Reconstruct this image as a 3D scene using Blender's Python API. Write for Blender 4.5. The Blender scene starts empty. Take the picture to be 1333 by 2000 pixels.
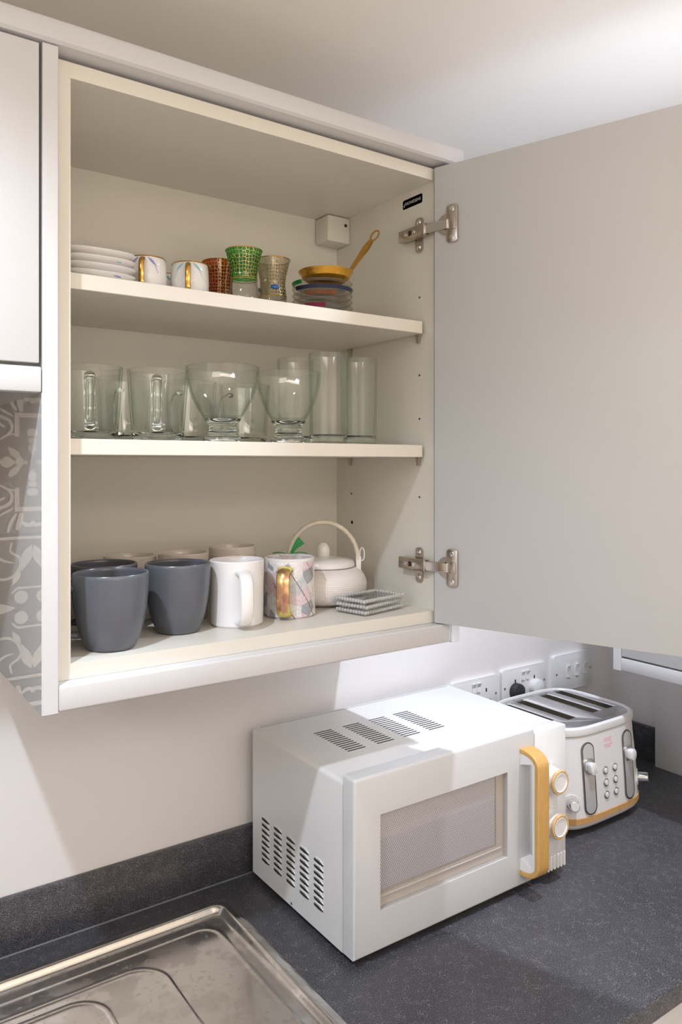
import bpy, bmesh, math, random
from mathutils import Vector, Matrix
from math import sin, cos, pi, radians, sqrt

random.seed(7)
sc = bpy.context.scene
COL = sc.collection
ZO = 1.62            # eye height: authoring heights are measured from the eye level

# ---------------------------------------------------------------- camera
cam_d = bpy.data.cameras.new('camera')
cam = bpy.data.objects.new('camera', cam_d)
COL.objects.link(cam)
cam.location = (0, 0, ZO)
cam.rotation_euler = (radians(90), 0, radians(-34.95))
cam_d.sensor_fit = 'VERTICAL'
cam_d.sensor_height = 36.0
cam_d.sensor_width = 24.0
cam_d.lens = 1496 / 2000 * 36
cam_d.shift_y = -94 / 2000
cam_d.clip_start = 0.02
cam_d.clip_end = 50
sc.camera = cam

# ---------------------------------------------------------------- world + lights + exposure
w = bpy.data.worlds.new('world')
sc.world = w
w.use_nodes = True
w.node_tree.nodes['Background'].inputs[0].default_value = (1.0, 0.9, 0.8, 1)
w.node_tree.nodes['Background'].inputs[1].default_value = 0.0


def spot(name, loc, watts, color, size=150, blend=0.5, r=0.02, target=None):
    d = bpy.data.lights.new(name, 'SPOT')
    d.energy = watts
    d.color = color
    d.spot_size = radians(size)
    d.spot_blend = blend
    d.shadow_soft_size = r
    o = bpy.data.objects.new(name, d)
    o.location = (loc[0], loc[1], loc[2] + ZO)
    COL.objects.link(o)
    return o


def area(name, loc, rot, sx, sy, watts, color):
    d = bpy.data.lights.new(name, 'AREA')
    d.shape = 'RECTANGLE'
    d.size = sx
    d.size_y = sy
    d.energy = watts
    d.color = color
    o = bpy.data.objects.new(name, d)
    o.location = (loc[0], loc[1], loc[2] + ZO)
    o.rotation_euler = rot
    COL.objects.link(o)
    return o


spot('downlight_lamp', (-0.100, 0.54, 0.618), 46, (0.78, 0.87, 1.0), 138, 1.0)
spot('downlight_lamp', (1.02, 0.60, 0.618), 50, (0.81, 0.87, 1.0), 138, 1.0)
area('room_fill', (0.2, -1.1, 0.60), (0, 0, 0), 1.2, 0.8, 12, (1.0, 0.89, 0.82))  # soft fill behind the viewer, standing in for the room's warm lamps
area('ceiling_fill', (0.1, -0.95, -0.25), (pi, 0, 0), 1.6, 0.8, 29, (1.0, 0.875, 0.73))  # unseen upward fill, added to brighten the ceiling and its bounce
area('room_fill', (-1.3, 0.1, 0.60), (0, 0, 0), 0.6, 0.6, 13, (0.72, 0.85, 1.0))  # unseen cool fill from the left, added to balance the tones

sc.view_settings.view_transform = 'Standard'
sc.view_settings.look = 'None'
sc.view_settings.gamma = 1
sc.view_settings.use_curve_mapping = False
sc.view_settings.exposure = 0.0
sc.cycles.max_bounces = 12
sc.cycles.transmission_bounces = 12
sc.cycles.transparent_max_bounces = 24
sc.cycles.diffuse_bounces = 5
sc.cycles.glossy_bounces = 5
sc.cycles.use_denoising = True
sc.cycles.sample_clamp_indirect = 4.0
sc.cycles.caustics_reflective = False
sc.cycles.caustics_refractive = False


# ---------------------------------------------------------------- materials
def setin(b, **kw):
    names = dict(color='Base Color', rough='Roughness', metal='Metallic', ior='IOR',
                 trans='Transmission Weight', spec='Specular IOR Level', coat='Coat Weight',
                 coat_rough='Coat Roughness', emit='Emission Color', emit_s='Emission Strength')
    for k, v in kw.items():
        b.inputs[names[k]].default_value = (*v, 1) if isinstance(v, tuple) and len(v) == 3 else v


def mat(name, **kw):
    m = bpy.data.materials.new(name)
    m.use_nodes = True
    setin(m.node_tree.nodes['Principled BSDF'], **kw)
    return m


class N:
    """small node helper"""
    def __init__(self, m):
        self.m = m
        self.t = m.node_tree
        self.b = self.t.nodes['Principled BSDF']
        self.out = self.t.nodes['Material Output']

    def new(self, kind, **props):
        n = self.t.nodes.new(kind)
        for k, v in props.items():
            setattr(n, k, v)
        return n

    def link(self, a, b):
        self.t.links.new(a, b)

    def coord(self, scale=(1, 1, 1)):
        c = self.new('ShaderNodeTexCoord')
        mp = self.new('ShaderNodeMapping')
        mp.inputs['Scale'].default_value = scale
        self.link(c.outputs['Object'], mp.inputs['Vector'])
        return mp.outputs['Vector']

    def noise(self, scale, detail=3, vec=None, rough=0.5):
        n = self.new('ShaderNodeTexNoise')
        n.inputs['Scale'].default_value = scale
        n.inputs['Detail'].default_value = detail
        n.inputs['Roughness'].default_value = rough
        if vec is not None:
            self.link(vec, n.inputs['Vector'])
        return n.outputs['Fac']

    def ramp(self, fac, stops, interp='LINEAR'):
        r = self.new('ShaderNodeValToRGB')
        r.color_ramp.interpolation = interp
        while len(r.color_ramp.elements) < len(stops):
            r.color_ramp.elements.new(0.5)
        for e, (p, c) in zip(r.color_ramp.elements, stops):
            e.position = p
            e.color = (*c, 1) if len(c) == 3 else c
        self.link(fac, r.inputs['Fac'])
        return r.outputs['Color']

    def math(self, op, a, b=None):
        n = self.new('ShaderNodeMath', operation=op)
        for i, v in enumerate((a, b)):
            if v is None:
                continue
            if isinstance(v, (int, float)):
                n.inputs[i].default_value = v
            else:
                self.link(v, n.inputs[i])
        return n.outputs[0]

    def mix(self, fac, a, b):
        n = self.new('ShaderNodeMix', data_type='RGBA')
        for idx, v in ((0, fac), (6, a), (7, b)):
            if isinstance(v, (int, float)):
                n.inputs[idx].default_value = v
            elif isinstance(v, tuple):
                n.inputs[idx].default_value = (*v, 1)
            else:
                self.link(v, n.inputs[idx])
        return n.outputs[2]

    def bump(self, h, strength=0.2, dist=0.001):
        b = self.new('ShaderNodeBump')
        b.inputs['Strength'].default_value = strength
        b.inputs['Distance'].default_value = dist
        self.link(h, b.inputs['Height'])
        self.link(b.outputs['Normal'], self.b.inputs['Normal'])


def painted(name, color, rough=0.4, nscale=6, amount=0.03, bump=0.0, bscale=250, spec=0.5):
    m = mat(name, rough=rough, spec=spec)
    n = N(m)
    v = n.coord()
    f = n.noise(nscale, 4, v)
    lo = tuple(c * (1 - amount) for c in color)
    hi = tuple(min(1, c * (1 + amount)) for c in color)
    n.link(n.ramp(f, [(0.3, lo), (0.7, hi)]), n.b.inputs['Base Color'])
    if bump:
        n.bump(n.noise(bscale, 2, v), bump, 0.0006)
    return m


M = {}
M['cabinet'] = painted('white_lacquer', (0.62, 0.625, 0.64), 0.22, 4, 0.01)
M['gloss'] = painted('high_gloss_white', (0.74, 0.74, 0.745), 0.02, 4, 0.01)
setin(M['gloss'].node_tree.nodes['Principled BSDF'], coat=1.0, coat_rough=0.01)
M['door_skin'] = painted('grey_white_melamine', (0.56, 0.565, 0.57), 0.33, 5, 0.01)
M['inside'] = painted('white_melamine', (0.73, 0.705, 0.635), 0.38, 5, 0.012, 0.05, 500)
M['wall'] = painted('white_wall_paint', (0.88, 0.86, 0.85), 0.42, 3, 0.015, 0.05, 180)
M['ceiling'] = painted('ceiling_paint', (0.90, 0.87, 0.83), 0.7, 3, 0.01)
M['floor'] = painted('floor_vinyl', (0.60, 0.53, 0.45), 0.45, 9, 0.1)
M['plastic'] = painted('white_plastic', (0.83, 0.83, 0.835), 0.28, 5, 0.008)
M['panelgrey'] = painted('pale_grey_panel', (0.70, 0.70, 0.69), 0.45, 5, 0.02)
M['steel_coat'] = painted('white_enamelled_steel', (0.80, 0.80, 0.80), 0.3, 5, 0.008)
M['dark'] = painted('hole_shade_dark', (0.02, 0.018, 0.016), 0.8, 5, 0.1)  # flat dark pieces paint the shade inside holes and slots
M['gap'] = painted('shadow_gap_grey', (0.22, 0.20, 0.18), 0.7, 5, 0.1)
M['rubber'] = painted('black_rubber', (0.03, 0.03, 0.032), 0.5, 5, 0.1)
M['ceramic_white'] = painted('white_glazed_ceramic', (0.82, 0.81, 0.82), 0.12, 5, 0.01)
M['ceramic_cream'] = painted('cream_glazed_ceramic', (0.66, 0.60, 0.54), 0.15, 5, 0.02)
M['ceramic_grey'] = painted('grey_satin_glaze', (0.105, 0.113, 0.135), 0.27, 30, 0.04)
M['ceramic_plate'] = painted('white_porcelain', (0.80, 0.78, 0.76), 0.14, 5, 0.01)
M['ink'] = painted('grey_print', (0.45, 0.45, 0.46), 0.5, 5, 0.02)
M['pink'] = painted('pink_print', (0.85, 0.42, 0.50), 0.5, 5, 0.02)
M['violet'] = painted('violet_glaze', (0.28, 0.26, 0.62), 0.2, 60, 0.1)
M['teal'] = painted('teal_glaze', (0.28, 0.55, 0.58), 0.2, 60, 0.1)
M['green'] = painted('green_ribbon', (0.01, 0.26, 0.05), 0.35, 60, 0.15)
M['sticker'] = painted('sticker_grey', (0.17, 0.155, 0.15), 0.4, 60, 0.05)
M['sticker_text'] = painted('sticker_silver_print', (0.50, 0.49, 0.48), 0.4, 60, 0.02)
M['cane'] = painted('cream_wrapped_cane', (0.72, 0.66, 0.55), 0.5, 80, 0.1)


def metal(name, color, rough, nscale=60, aniso=None):
    m = mat(name, metal=1.0, rough=rough)
    n = N(m)
    v = n.coord(aniso or (1, 1, 1))
    f = n.noise(nscale, 3, v)
    n.link(n.ramp(f, [(0.3, tuple(c * 0.9 for c in color)), (0.7, color)]), n.b.inputs['Base Color'])
    return m


M['nickel'] = metal('nickel_plated_steel', (0.56, 0.50, 0.44), 0.24)
M['chrome'] = metal('polished_chrome', (0.82, 0.82, 0.84), 0.1)
M['brushed'] = metal('brushed_steel', (0.72, 0.72, 0.74), 0.22, 40, (1, 12, 1))
M['channel'] = mat('silver_channel', color=(0.80, 0.80, 0.82), metal=0.55, rough=0.28)
M['dark_chrome'] = metal('dark_chrome', (0.25, 0.25, 0.27), 0.15)
M['gold'] = metal('gold_lustre', (0.78, 0.46, 0.12), 0.16)

# gold lustre with a worn, iridescent patch for the marble mug handle
m = mat('worn_gold_lustre', metal=0.9, rough=0.2)
n = N(m)
n.link(n.ramp(n.noise(38, 4, n.coord()), [(0.40, (0.88, 0.76, 0.28)), (0.54, (0.86, 0.70, 0.24)), (0.60, (0.70, 0.40, 0.22)), (0.7, (0.50, 0.28, 0.20))]), n.b.inputs['Base Color'])
M['worn_gold'] = m


def glass(name, color=(0.97, 0.99, 0.975), rough=0.0, ior=1.47):
    return mat(name, color=color, rough=rough, trans=1.0, ior=ior)


def thin_glass(name, tint, edge=None, refl=0.035, rough=0.015):
    """thin-walled glass: light goes straight through, the skin reflects, the wall darkens where it is seen edge-on"""
    m = mat(name)
    n = N(m)
    edge = edge or tuple(c * 0.72 for c in tint)
    lw = n.new('ShaderNodeLayerWeight')
    lw.inputs['Blend'].default_value = 0.5
    tr = n.new('ShaderNodeBsdfTransparent')
    n.link(n.mix(n.math('POWER', lw.outputs['Facing'], 5.0), tint, edge), tr.inputs['Color'])
    gl = n.new('ShaderNodeBsdfGlossy')
    gl.inputs['Roughness'].default_value = rough
    fr = n.math('ADD', n.math('MULTIPLY', n.math('POWER', lw.outputs['Facing'], 4.0), 0.5), refl)
    mx = n.new('ShaderNodeMixShader')
    n.link(fr, mx.inputs[0])
    n.link(tr.outputs[0], mx.inputs[1])
    n.link(gl.outputs[0], mx.inputs[2])
    n.link(mx.outputs[0], n.out.inputs['Surface'])
    return m


M['glass'] = thin_glass('clear_glass', (0.982, 0.992, 0.984), (0.58, 0.68, 0.62), 0.05)
M['glass_clear'] = thin_glass('white_clear_glass', (0.99, 0.99, 0.99), (0.90, 0.90, 0.90), 0.08)
M['bead'] = mat('bead_glass', color=(0.92, 0.92, 0.92), rough=0.06, trans=0.55, ior=1.45)
M['glass_base'] = glass('clear_glass_base', (0.90, 0.965, 0.93))
M['tea_glass'] = thin_glass('tea_glass', (0.92, 0.92, 0.90))
M['glass_orange'] = thin_glass('orange_glass', (0.62, 0.14, 0.03))
M['saucer_glass'] = thin_glass('saucer_glass', (0.90, 0.89, 0.87), (0.60, 0.58, 0.54), 0.10, 0.05)
M['pane'] = thin_glass('door_pane', (0.96, 0.95, 0.94))
M['amber'] = mat('amber_gilt_glass', color=(0.66, 0.36, 0.05), rough=0.12, metal=0.75)
for k, c in (('patch_green', (0.005, 0.20, 0.03)), ('patch_blue', (0.015, 0.018, 0.05)), ('patch_brown', (0.16, 0.05, 0.02)),
             ('patch_magenta', (0.17, 0.005, 0.035)), ('patch_azure', (0.01, 0.09, 0.28))):
    M[k] = painted(k, c, 0.15, 90, 0.2)

# worktop laminate
m = mat('speckled_anthracite_laminate', rough=0.36)
n = N(m)
v = n.coord()
base = n.ramp(n.noise(9, 5, v, 0.7), [(0.3, (0.016, 0.016, 0.018)), (0.7, (0.040, 0.040, 0.047))])
blot = n.ramp(n.noise(620, 3, v, 0.7), [(0.46, (0, 0, 0)), (0.66, (1, 1, 1))])
c1 = n.mix(n.math('MULTIPLY', blot, 0.75), base, (0.20, 0.203, 0.235))
vo = n.new('ShaderNodeTexVoronoi')
vo.inputs['Scale'].default_value = 520
n.link(v, vo.inputs['Vector'])
sp = n.ramp(vo.outputs['Distance'], [(0.14, (1, 1, 1)), (0.30, (0, 0, 0))])
sp2 = n.math('MULTIPLY', sp, n.ramp(n.noise(70, 2, v), [(0.48, (0, 0, 0)), (0.60, (0.9, 0.9, 0.9))]))
n.link(n.mix(sp2, c1, (0.46, 0.46, 0.49)), n.b.inputs['Base Color'])
n.bump(n.noise(400, 3, v), 0.12, 0.0005)
M['worktop'] = m

# wood
def wood(name, a, b, stretch):
    m = mat(name, rough=0.38)
    n = N(m)
    v = n.coord(stretch)
    f = n.noise(26, 4, v, 0.6)
    wv = n.new('ShaderNodeTexWave', wave_type='BANDS', bands_direction='X')
    wv.inputs['Scale'].default_value = 2.6
    wv.inputs['Distortion'].default_value = 1.6
    n.link(v, wv.inputs['Vector'])
    g = n.math('ADD', n.math('MULTIPLY', f, 0.82), n.math('MULTIPLY', wv.outputs['Fac'], 0.18))
    n.link(n.ramp(g, [(0.3, a), (0.65, b)]), n.b.inputs['Base Color'])
    return m


M['wood'] = wood('light_oak', (0.50, 0.28, 0.075), (0.68, 0.42, 0.14), (40, 40, 1.5))
M['bamboo'] = wood('bamboo_band', (0.52, 0.28, 0.10), (0.74, 0.46, 0.20), (60, 60, 3))
M['wood_pale'] = wood('pale_oak', (0.60, 0.38, 0.16), (0.78, 0.55, 0.28), (10, 10, 10))

# stained drainer steel
m = mat('stained_stainless_steel', metal=1.0, rough=0.22)
n = N(m)
v = n.coord()
f = n.ramp(n.noise(15, 7, v, 0.62), [(0.49, (0, 0, 0)), (0.57, (1, 1, 1))])
f2 = n.ramp(n.noise(120, 2, v, 0.5), [(0.62, (0, 0, 0)), (0.65, (1, 1, 1))])
ff = n.math('MAXIMUM', f, f2)
n.link(n.mix(ff, (0.76, 0.735, 0.70), (0.69, 0.66, 0.625)), n.b.inputs['Base Color'])
rg = n.new('ShaderNodeMapRange')
rg.inputs['To Min'].default_value = 0.13
rg.inputs['To Max'].default_value = 0.24
n.link(ff, rg.inputs['Value'])
n.link(rg.outputs[0], n.b.inputs['Roughness'])
n.bump(ff, 0.10, 0.0002)
M['drainer'] = m

# perforated oven screen: a hexagonal lattice of dark dots painting the shade in its holes
m = mat('perforated_screen', rough=0.35, metal=0.0)
n = N(m)
tc = n.new('ShaderNodeTexCoord')
sx = n.new('ShaderNodeSeparateXYZ')
n.link(tc.outputs['Object'], sx.inputs[0])
P_ = 0.0033


def lattice(ox, oz):
    u = n.math('SUBTRACT', n.math('FRACT', n.math('ADD', n.math('DIVIDE', sx.outputs[0], P_), ox + 100)), 0.5)
    w_ = n.math('SUBTRACT', n.math('FRACT', n.math('ADD', n.math('DIVIDE', sx.outputs[2], P_ * 1.732), oz + 100)), 0.5)
    u2 = n.math('MULTIPLY', u, u)
    w2 = n.math('MULTIPLY', n.math('MULTIPLY', w_, w_), 3.0)
    return n.math('SQRT', n.math('ADD', u2, w2))


dist = n.math('MINIMUM', lattice(0, 0), lattice(0.5, 0.5))
n.link(n.ramp(dist, [(0.20, (0.15, 0.15, 0.19)), (0.30, (0.76, 0.77, 0.86))]), n.b.inputs['Base Color'])
M['screen'] = m

# pink / grey / marble facets with dark gold lines
m = mat('faceted_marble_print', rough=0.12)
n = N(m)
tc = n.new('ShaderNodeTexCoord')
sx = n.new('ShaderNodeSeparateXYZ')
n.link(tc.outputs['Object'], sx.inputs[0])
an = n.math('MULTIPLY', n.math('ARCTAN2', sx.outputs[1], sx.outputs[0]), 0.04)
cb = n.new('ShaderNodeCombineXYZ')
n.link(an, cb.inputs[0])
n.link(sx.outputs[2], cb.inputs[1])
vo = n.new('ShaderNodeTexVoronoi', distance='EUCLIDEAN')
vo.inputs['Scale'].default_value = 46
n.link(cb.outputs[0], vo.inputs['Vector'])
sr = n.new('ShaderNodeSeparateColor')
n.link(vo.outputs['Color'], sr.inputs[0])
cells = n.ramp(sr.outputs[0], [(0.0, (0.80, 0.79, 0.79)), (0.28, (0.76, 0.62, 0.65)), (0.45, (0.82, 0.81, 0.80)), (0.70, (0.40, 0.41, 0.44)), (0.80, (0.60, 0.64, 0.65)), (0.90, (0.76, 0.60, 0.64))], 'CONSTANT')
veins = n.ramp(n.noise(70, 5, cb.outputs[0], 0.7), [(0.46, (1, 1, 1)), (0.52, (0.82, 0.83, 0.85)), (0.58, (1, 1, 1))])
mm = n.new('ShaderNodeMix', data_type='RGBA', blend_type='MULTIPLY')
mm.inputs[0].default_value = 1
n.link(cells, mm.inputs[6])
n.link(veins, mm.inputs[7])
# lines slanted across the print
ln = n.math('FRACT', n.math('ADD', n.math('MULTIPLY', an, 26), n.math('MULTIPLY', sx.outputs[2], 17)))
l1 = n.ramp(ln, [(0.0, (1, 1, 1)), (0.045, (0, 0, 0))], 'CONSTANT')
lm = n.math('MULTIPLY', l1, n.ramp(n.noise(30, 1, cb.outputs[0]), [(0.48, (0, 0, 0)), (0.52, (1, 1, 1))]))
n.link(n.mix(lm, mm.outputs[2], (0.30, 0.17, 0.18)), n.b.inputs['Base Color'])
M['marble'] = m


def band_material(name, tint, ring, mask=None):
    """tinted translucent enamel crossed by a gold rosette lattice"""
    m = mat(name, rough=0.15)
    n = N(m)
    tc = n.new('ShaderNodeTexCoord')
    sx = n.new('ShaderNodeSeparateXYZ')
    n.link(tc.outputs['Object'], sx.inputs[0])
    an = n.math('MULTIPLY', n.math('ARCTAN2', sx.outputs[1], sx.outputs[0]), 0.024)
    cb = n.new('ShaderNodeCombineXYZ')
    n.link(an, cb.inputs[0])
    n.link(sx.outputs[2], cb.inputs[1])
    vo = n.new('ShaderNodeTexVoronoi', feature='DISTANCE_TO_EDGE')
    vo.inputs['Scale'].default_value = 200
    vo.inputs['Randomness'].default_value = 0.45
    n.link(cb.outputs[0], vo.inputs['Vector'])
    line = n.ramp(vo.outputs['Distance'], [(0.022, (1, 1, 1)), (0.05, (0, 0, 0))])
    tr = n.new('ShaderNodeBsdfTransparent')
    tr.inputs['Color'].default_value = (*tint, 1)
    df = n.new('ShaderNodeBsdfTranslucent')
    df.inputs['Color'].default_value = (*tint, 1)
    gs = n.new('ShaderNodeBsdfGlossy')
    gs.inputs['Roughness'].default_value = 0.08
    m1 = n.new('ShaderNodeMixShader')
    m1.inputs[0].default_value = 0.22
    n.link(tr.outputs[0], m1.inputs[1])
    n.link(df.outputs[0], m1.inputs[2])
    m3 = n.new('ShaderNodeMixShader')
    m3.inputs[0].default_value = 0.06
    n.link(m1.outputs[0], m3.inputs[1])
    n.link(gs.outputs[0], m3.inputs[2])
    setin(n.b, color=ring, metal=0.6, rough=0.3)
    m2 = n.new('ShaderNodeMixShader')
    n.link(line, m2.inputs[0])
    n.link(m3.outputs[0], m2.inputs[1])
    n.link(n.b.outputs[0], m2.inputs[2])
    n.link(m2.outputs[0], n.out.inputs['Surface'])
    return m


M['band_green'] = band_material('green_enamel_gold_lattice', (0.06, 0.60, 0.10), (0.70, 0.55, 0.18))
M['band_orange'] = band_material('orange_enamel_gold_lattice', (0.60, 0.10, 0.02), (0.78, 0.55, 0.22))
M['band_clear'] = band_material('clear_gold_lattice', (0.84, 0.80, 0.72), (0.55, 0.40, 0.16))

M['tile'] = painted('taupe_tile_glaze', (0.19, 0.155, 0.11), 0.18, 12, 0.06)
M['motif'] = painted('cream_tile_glaze', (0.66, 0.61, 0.53), 0.18, 12, 0.04)
M['grout'] = painted('pale_grout', (0.55, 0.53, 0.50), 0.8, 40, 0.05)
M['teapot'] = None
m = mat('ribbed_bisque', color=(0.80, 0.76, 0.74), rough=0.42)
n = N(m)
tc = n.new('ShaderNodeTexCoord')
sx = n.new('ShaderNodeSeparateXYZ')
n.link(tc.outputs['Object'], sx.inputs[0])
zz = n.math('SINE', n.math('MULTIPLY', sx.outputs[2], 1900))
aa = n.math('SINE', n.math('MULTIPLY', n.math('ARCTAN2', sx.outputs[1], sx.outputs[0]), 110))
n.bump(n.math('ADD', zz, n.math('MULTIPLY', aa, 0.6)), 0.3, 0.0005)
n.link(n.ramp(n.noise(9, 3, n.coord()), [(0.3, (0.78, 0.74, 0.72)), (0.7, (0.82, 0.78, 0.76))]), n.b.inputs['Base Color'])
M['teapot'] = m

# ---------------------------------------------------------------- mesh helpers (coordinates: z from eye level)
ORG = {}


def mesh_from(bm, name, mtl, off=(0, 0, 0), angle=35):
    me = bpy.data.meshes.new(name)
    bmesh.ops.recalc_face_normals(bm, faces=bm.faces)
    bm.to_mesh(me)
    bm.free()
    me.transform(Matrix.Translation(-Vector(off)))
    me.materials.append(mtl)
    me.polygons.foreach_set('use_smooth', [True] * len(me.polygons))
    me.set_sharp_from_angle(angle=radians(angle))
    return me


def tag(o, label=None, cat=None, group=None, kind=None):
    if label: o['label'] = label
    if cat: o['category'] = cat
    if group: o['group'] = group
    if kind: o['kind'] = kind
    return o


def thing(name, loc, label=None, cat=None, group=None, kind=None):
    o = bpy.data.objects.new(name, None)
    o.empty_display_size = 0.02
    o.location = (loc[0], loc[1], loc[2] + ZO)
    COL.objects.link(o)
    ORG[o] = Vector(loc)
    return tag(o, label, cat, group, kind)


def part(name, bm, mtl, parent, at=None, angle=35, label=None):
    """bm in eye-level coordinates; at = the part's own origin"""
    org = Vector(at) if at is not None else ORG[parent].copy()
    me = mesh_from(bm, name, mtl, org, angle)
    o = bpy.data.objects.new(name, me)
    COL.objects.link(o)
    o.parent = parent
    o.location = org - ORG[parent]
    ORG[o] = org
    if label: o['label'] = label
    return o


def solo(name, bm, mtl, at, label=None, cat=None, group=None, kind=None, angle=35):
    me = mesh_from(bm, name, mtl, at, angle)
    o = bpy.data.objects.new(name, me)
    COL.objects.link(o)
    o.location = (at[0], at[1], at[2] + ZO)
    ORG[o] = Vector(at)
    return tag(o, label, cat, group, kind)


def shared(name, src, parent, at):
    """another object on the same mesh data"""
    o = bpy.data.objects.new(name, src.data)
    COL.objects.link(o)
    o.parent = parent
    o.location = Vector(at) - ORG[parent]
    ORG[o] = Vector(at)
    return o


def dup(root, loc, rz=0.0, label=None):
    r = root.copy()
    COL.objects.link(r)
    r.location = (loc[0], loc[1], loc[2] + ZO)
    r.rotation_euler = (0, 0, rz)
    ORG[r] = Vector(loc)
    if label: r['label'] = label
    for ch in list(root.children):
        c = ch.copy()
        COL.objects.link(c)
        c.parent = r
        for g in list(ch.children):
            d = g.copy()
            COL.objects.link(d)
            d.parent = c
    return r


def box(bm, x0, x1, y0, y1, z0, z1, bev=0.0, seg=2, mtx=None):
    t = bmesh.new()
    bmesh.ops.create_cube(t, size=1)
    for v in t.verts:
        v.co = Vector(((x0 + x1) / 2 + v.co.x * (x1 - x0), (y0 + y1) / 2 + v.co.y * (y1 - y0), (z0 + z1) / 2 + v.co.z * (z1 - z0)))
    if bev:
        bmesh.ops.bevel(t, geom=list(t.edges), offset=bev, segments=seg, profile=0.5, affect='EDGES')
    merge(bm, t, mtx)


def merge(bm, t, mtx=None):
    if mtx is not None:
        bmesh.ops.transform(t, matrix=mtx, verts=list(t.verts))
    me = bpy.data.meshes.new('tmp')
    t.to_mesh(me)
    t.free()
    bm.from_mesh(me)
    bpy.data.meshes.remove(me)


def lathe(bm, prof, c=(0, 0, 0), seg=48, sq=None, a0=0.0, a1=2 * pi):
    """prof: (r, z) points; closed on the axis where r == 0. sq: superellipse exponent for squarish outlines"""
    full = abs(a1 - a0 - 2 * pi) < 1e-6
    n = seg if full else seg + 1
    rings = []
    for r, z in prof:
        if r < 1e-6:
            rings.append([bm.verts.new((c[0], c[1], c[2] + z))])
        else:
            ring = []
            for i in range(n):
                a = a0 + (a1 - a0) * i / seg
                k = 1.0
                if sq:
                    k = (abs(cos(a)) ** sq + abs(sin(a)) ** sq) ** (-1 / sq)
                ring.append(bm.verts.new((c[0] + r * k * cos(a), c[1] + r * k * sin(a), c[2] + z)))
            rings.append(ring)
    for A, B in zip(rings[:-1], rings[1:]):
        m_ = n if full else n - 1
        for i in range(m_):
            j = (i + 1) % n
            if len(A) == 1 and len(B) == 1:
                continue
            if len(A) == 1:
                bm.faces.new((A[0], B[i], B[j]))
            elif len(B) == 1:
                bm.faces.new((A[i], B[0], A[j]))
            else:
                bm.faces.new((A[i], B[i], B[j], A[j]))


def tube(bm, pts, r, seg=10, flat=(1, 1), up=(0, 0, 1), caps=True, closed=False):
    pts = [Vector(p) for p in pts]
    n = len(pts)
    rs = r if isinstance(r, (list, tuple)) else [r] * n
    rings = []
    up = Vector(up)
    for i, p in enumerate(pts):
        if closed:
            d = pts[(i + 1) % n] - pts[i - 1]
        else:
            d = pts[min(i + 1, n - 1)] - pts[max(i - 1, 0)]
        d.normalize()
        s = d.cross(up)
        if s.length < 1e-4:
            s = d.cross(Vector((1, 0, 0)))
        s.normalize()
        t = s.cross(d).normalized()
        rings.append([bm.verts.new(p + (s * cos(2 * pi * k / seg) * flat[0] + t * sin(2 * pi * k / seg) * flat[1]) * rs[i]) for k in range(seg)])
    pairs = list(zip(rings[:-1], rings[1:]))
    if closed:
        pairs.append((rings[-1], rings[0]))
    for A, B in pairs:
        for k in range(seg):
            bm.faces.new((A[k], A[(k + 1) % seg], B[(k + 1) % seg], B[k]))
    if caps and not closed:
        bm.faces.new(rings[0][::-1])
        bm.faces.new(rings[-1])


def prism(bm, outline, mtx, depth, bev=0.0, seg=2):
    """outline in local xy, extruded +z by depth, then placed by mtx"""
    t = bmesh.new()
    a = [t.verts.new((x, y, 0)) for x, y in outline]
    b = [t.verts.new((x, y, depth)) for x, y in outline]
    t.faces.new(a[::-1])
    top = t.faces.new(b)
    m_ = len(a)
    for i in range(m_):
        t.faces.new((a[i], a[(i + 1) % m_], b[(i + 1) % m_], b[i]))
    if bev:
        bmesh.ops.bevel(t, geom=list(top.edges), offset=bev, segments=seg, profile=0.5, affect='EDGES')
    merge(bm, t, mtx)


def rrect(w_, h_, r, n=6, cx=0, cy=0):
    o = []
    for sx_, sy_, a in ((1, 1, 0), (-1, 1, pi / 2), (-1, -1, pi), (1, -1, 3 * pi / 2)):
        for i in range(n + 1):
            t = a + pi / 2 * i / n
            o.append((cx + sx_ * (w_ / 2 - r) + r * cos(t), cy + sy_ * (h_ / 2 - r) + r * sin(t)))
    return o


def disc(n, r, cx=0, cy=0):
    return [(cx + r * cos(2 * pi * i / n), cy + r * sin(2 * pi * i / n)) for i in range(n)]


def frame_m(o, x, y):
    """matrix with local x, y axes given, z = x cross y"""
    x = Vector(x).normalized(); y = Vector(y).normalized()
    z = x.cross(y)
    m_ = Matrix.Identity(4)
    for i in range(3):
        m_[i][0] = x[i]; m_[i][1] = y[i]; m_[i][2] = z[i]; m_[i][3] = o[i]
    return m_


def B(*a, **k):
    b = bmesh.new()
    box(b, *a, **k)
    return b


def frame_with_hole(bm, x0, x1, z0, z1, hx0, hx1, hz0, hz1, mtx, depth):
    """rectangular slab (local x,y) with a rectangular hole"""
    t = bmesh.new()
    o = [(x0, z0), (x1, z0), (x1, z1), (x0, z1)]
    h = [(hx0, hz0), (hx1, hz0), (hx1, hz1), (hx0, hz1)]
    L = {}
    for lev, zz_ in ((0, 0), (1, depth)):
        L[lev] = ([t.verts.new((x, y, zz_)) for x, y in o], [t.verts.new((x, y, zz_)) for x, y in h])
    for i in range(4):
        j = (i + 1) % 4
        t.faces.new((L[0][0][i], L[0][1][i], L[0][1][j], L[0][0][j]))
        t.faces.new((L[1][0][i], L[1][0][j], L[1][1][j], L[1][1][i]))
        t.faces.new((L[0][0][i], L[0][0][j], L[1][0][j], L[1][0][i]))
        t.faces.new((L[0][1][i], L[1][1][i], L[1][1][j], L[0][1][j]))
    merge(bm, t, mtx)


ZW = -0.72      # worktop
WALL = 1.21     # back wall
RIGHT = 1.685   # right wall
CEIL = 0.635
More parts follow.
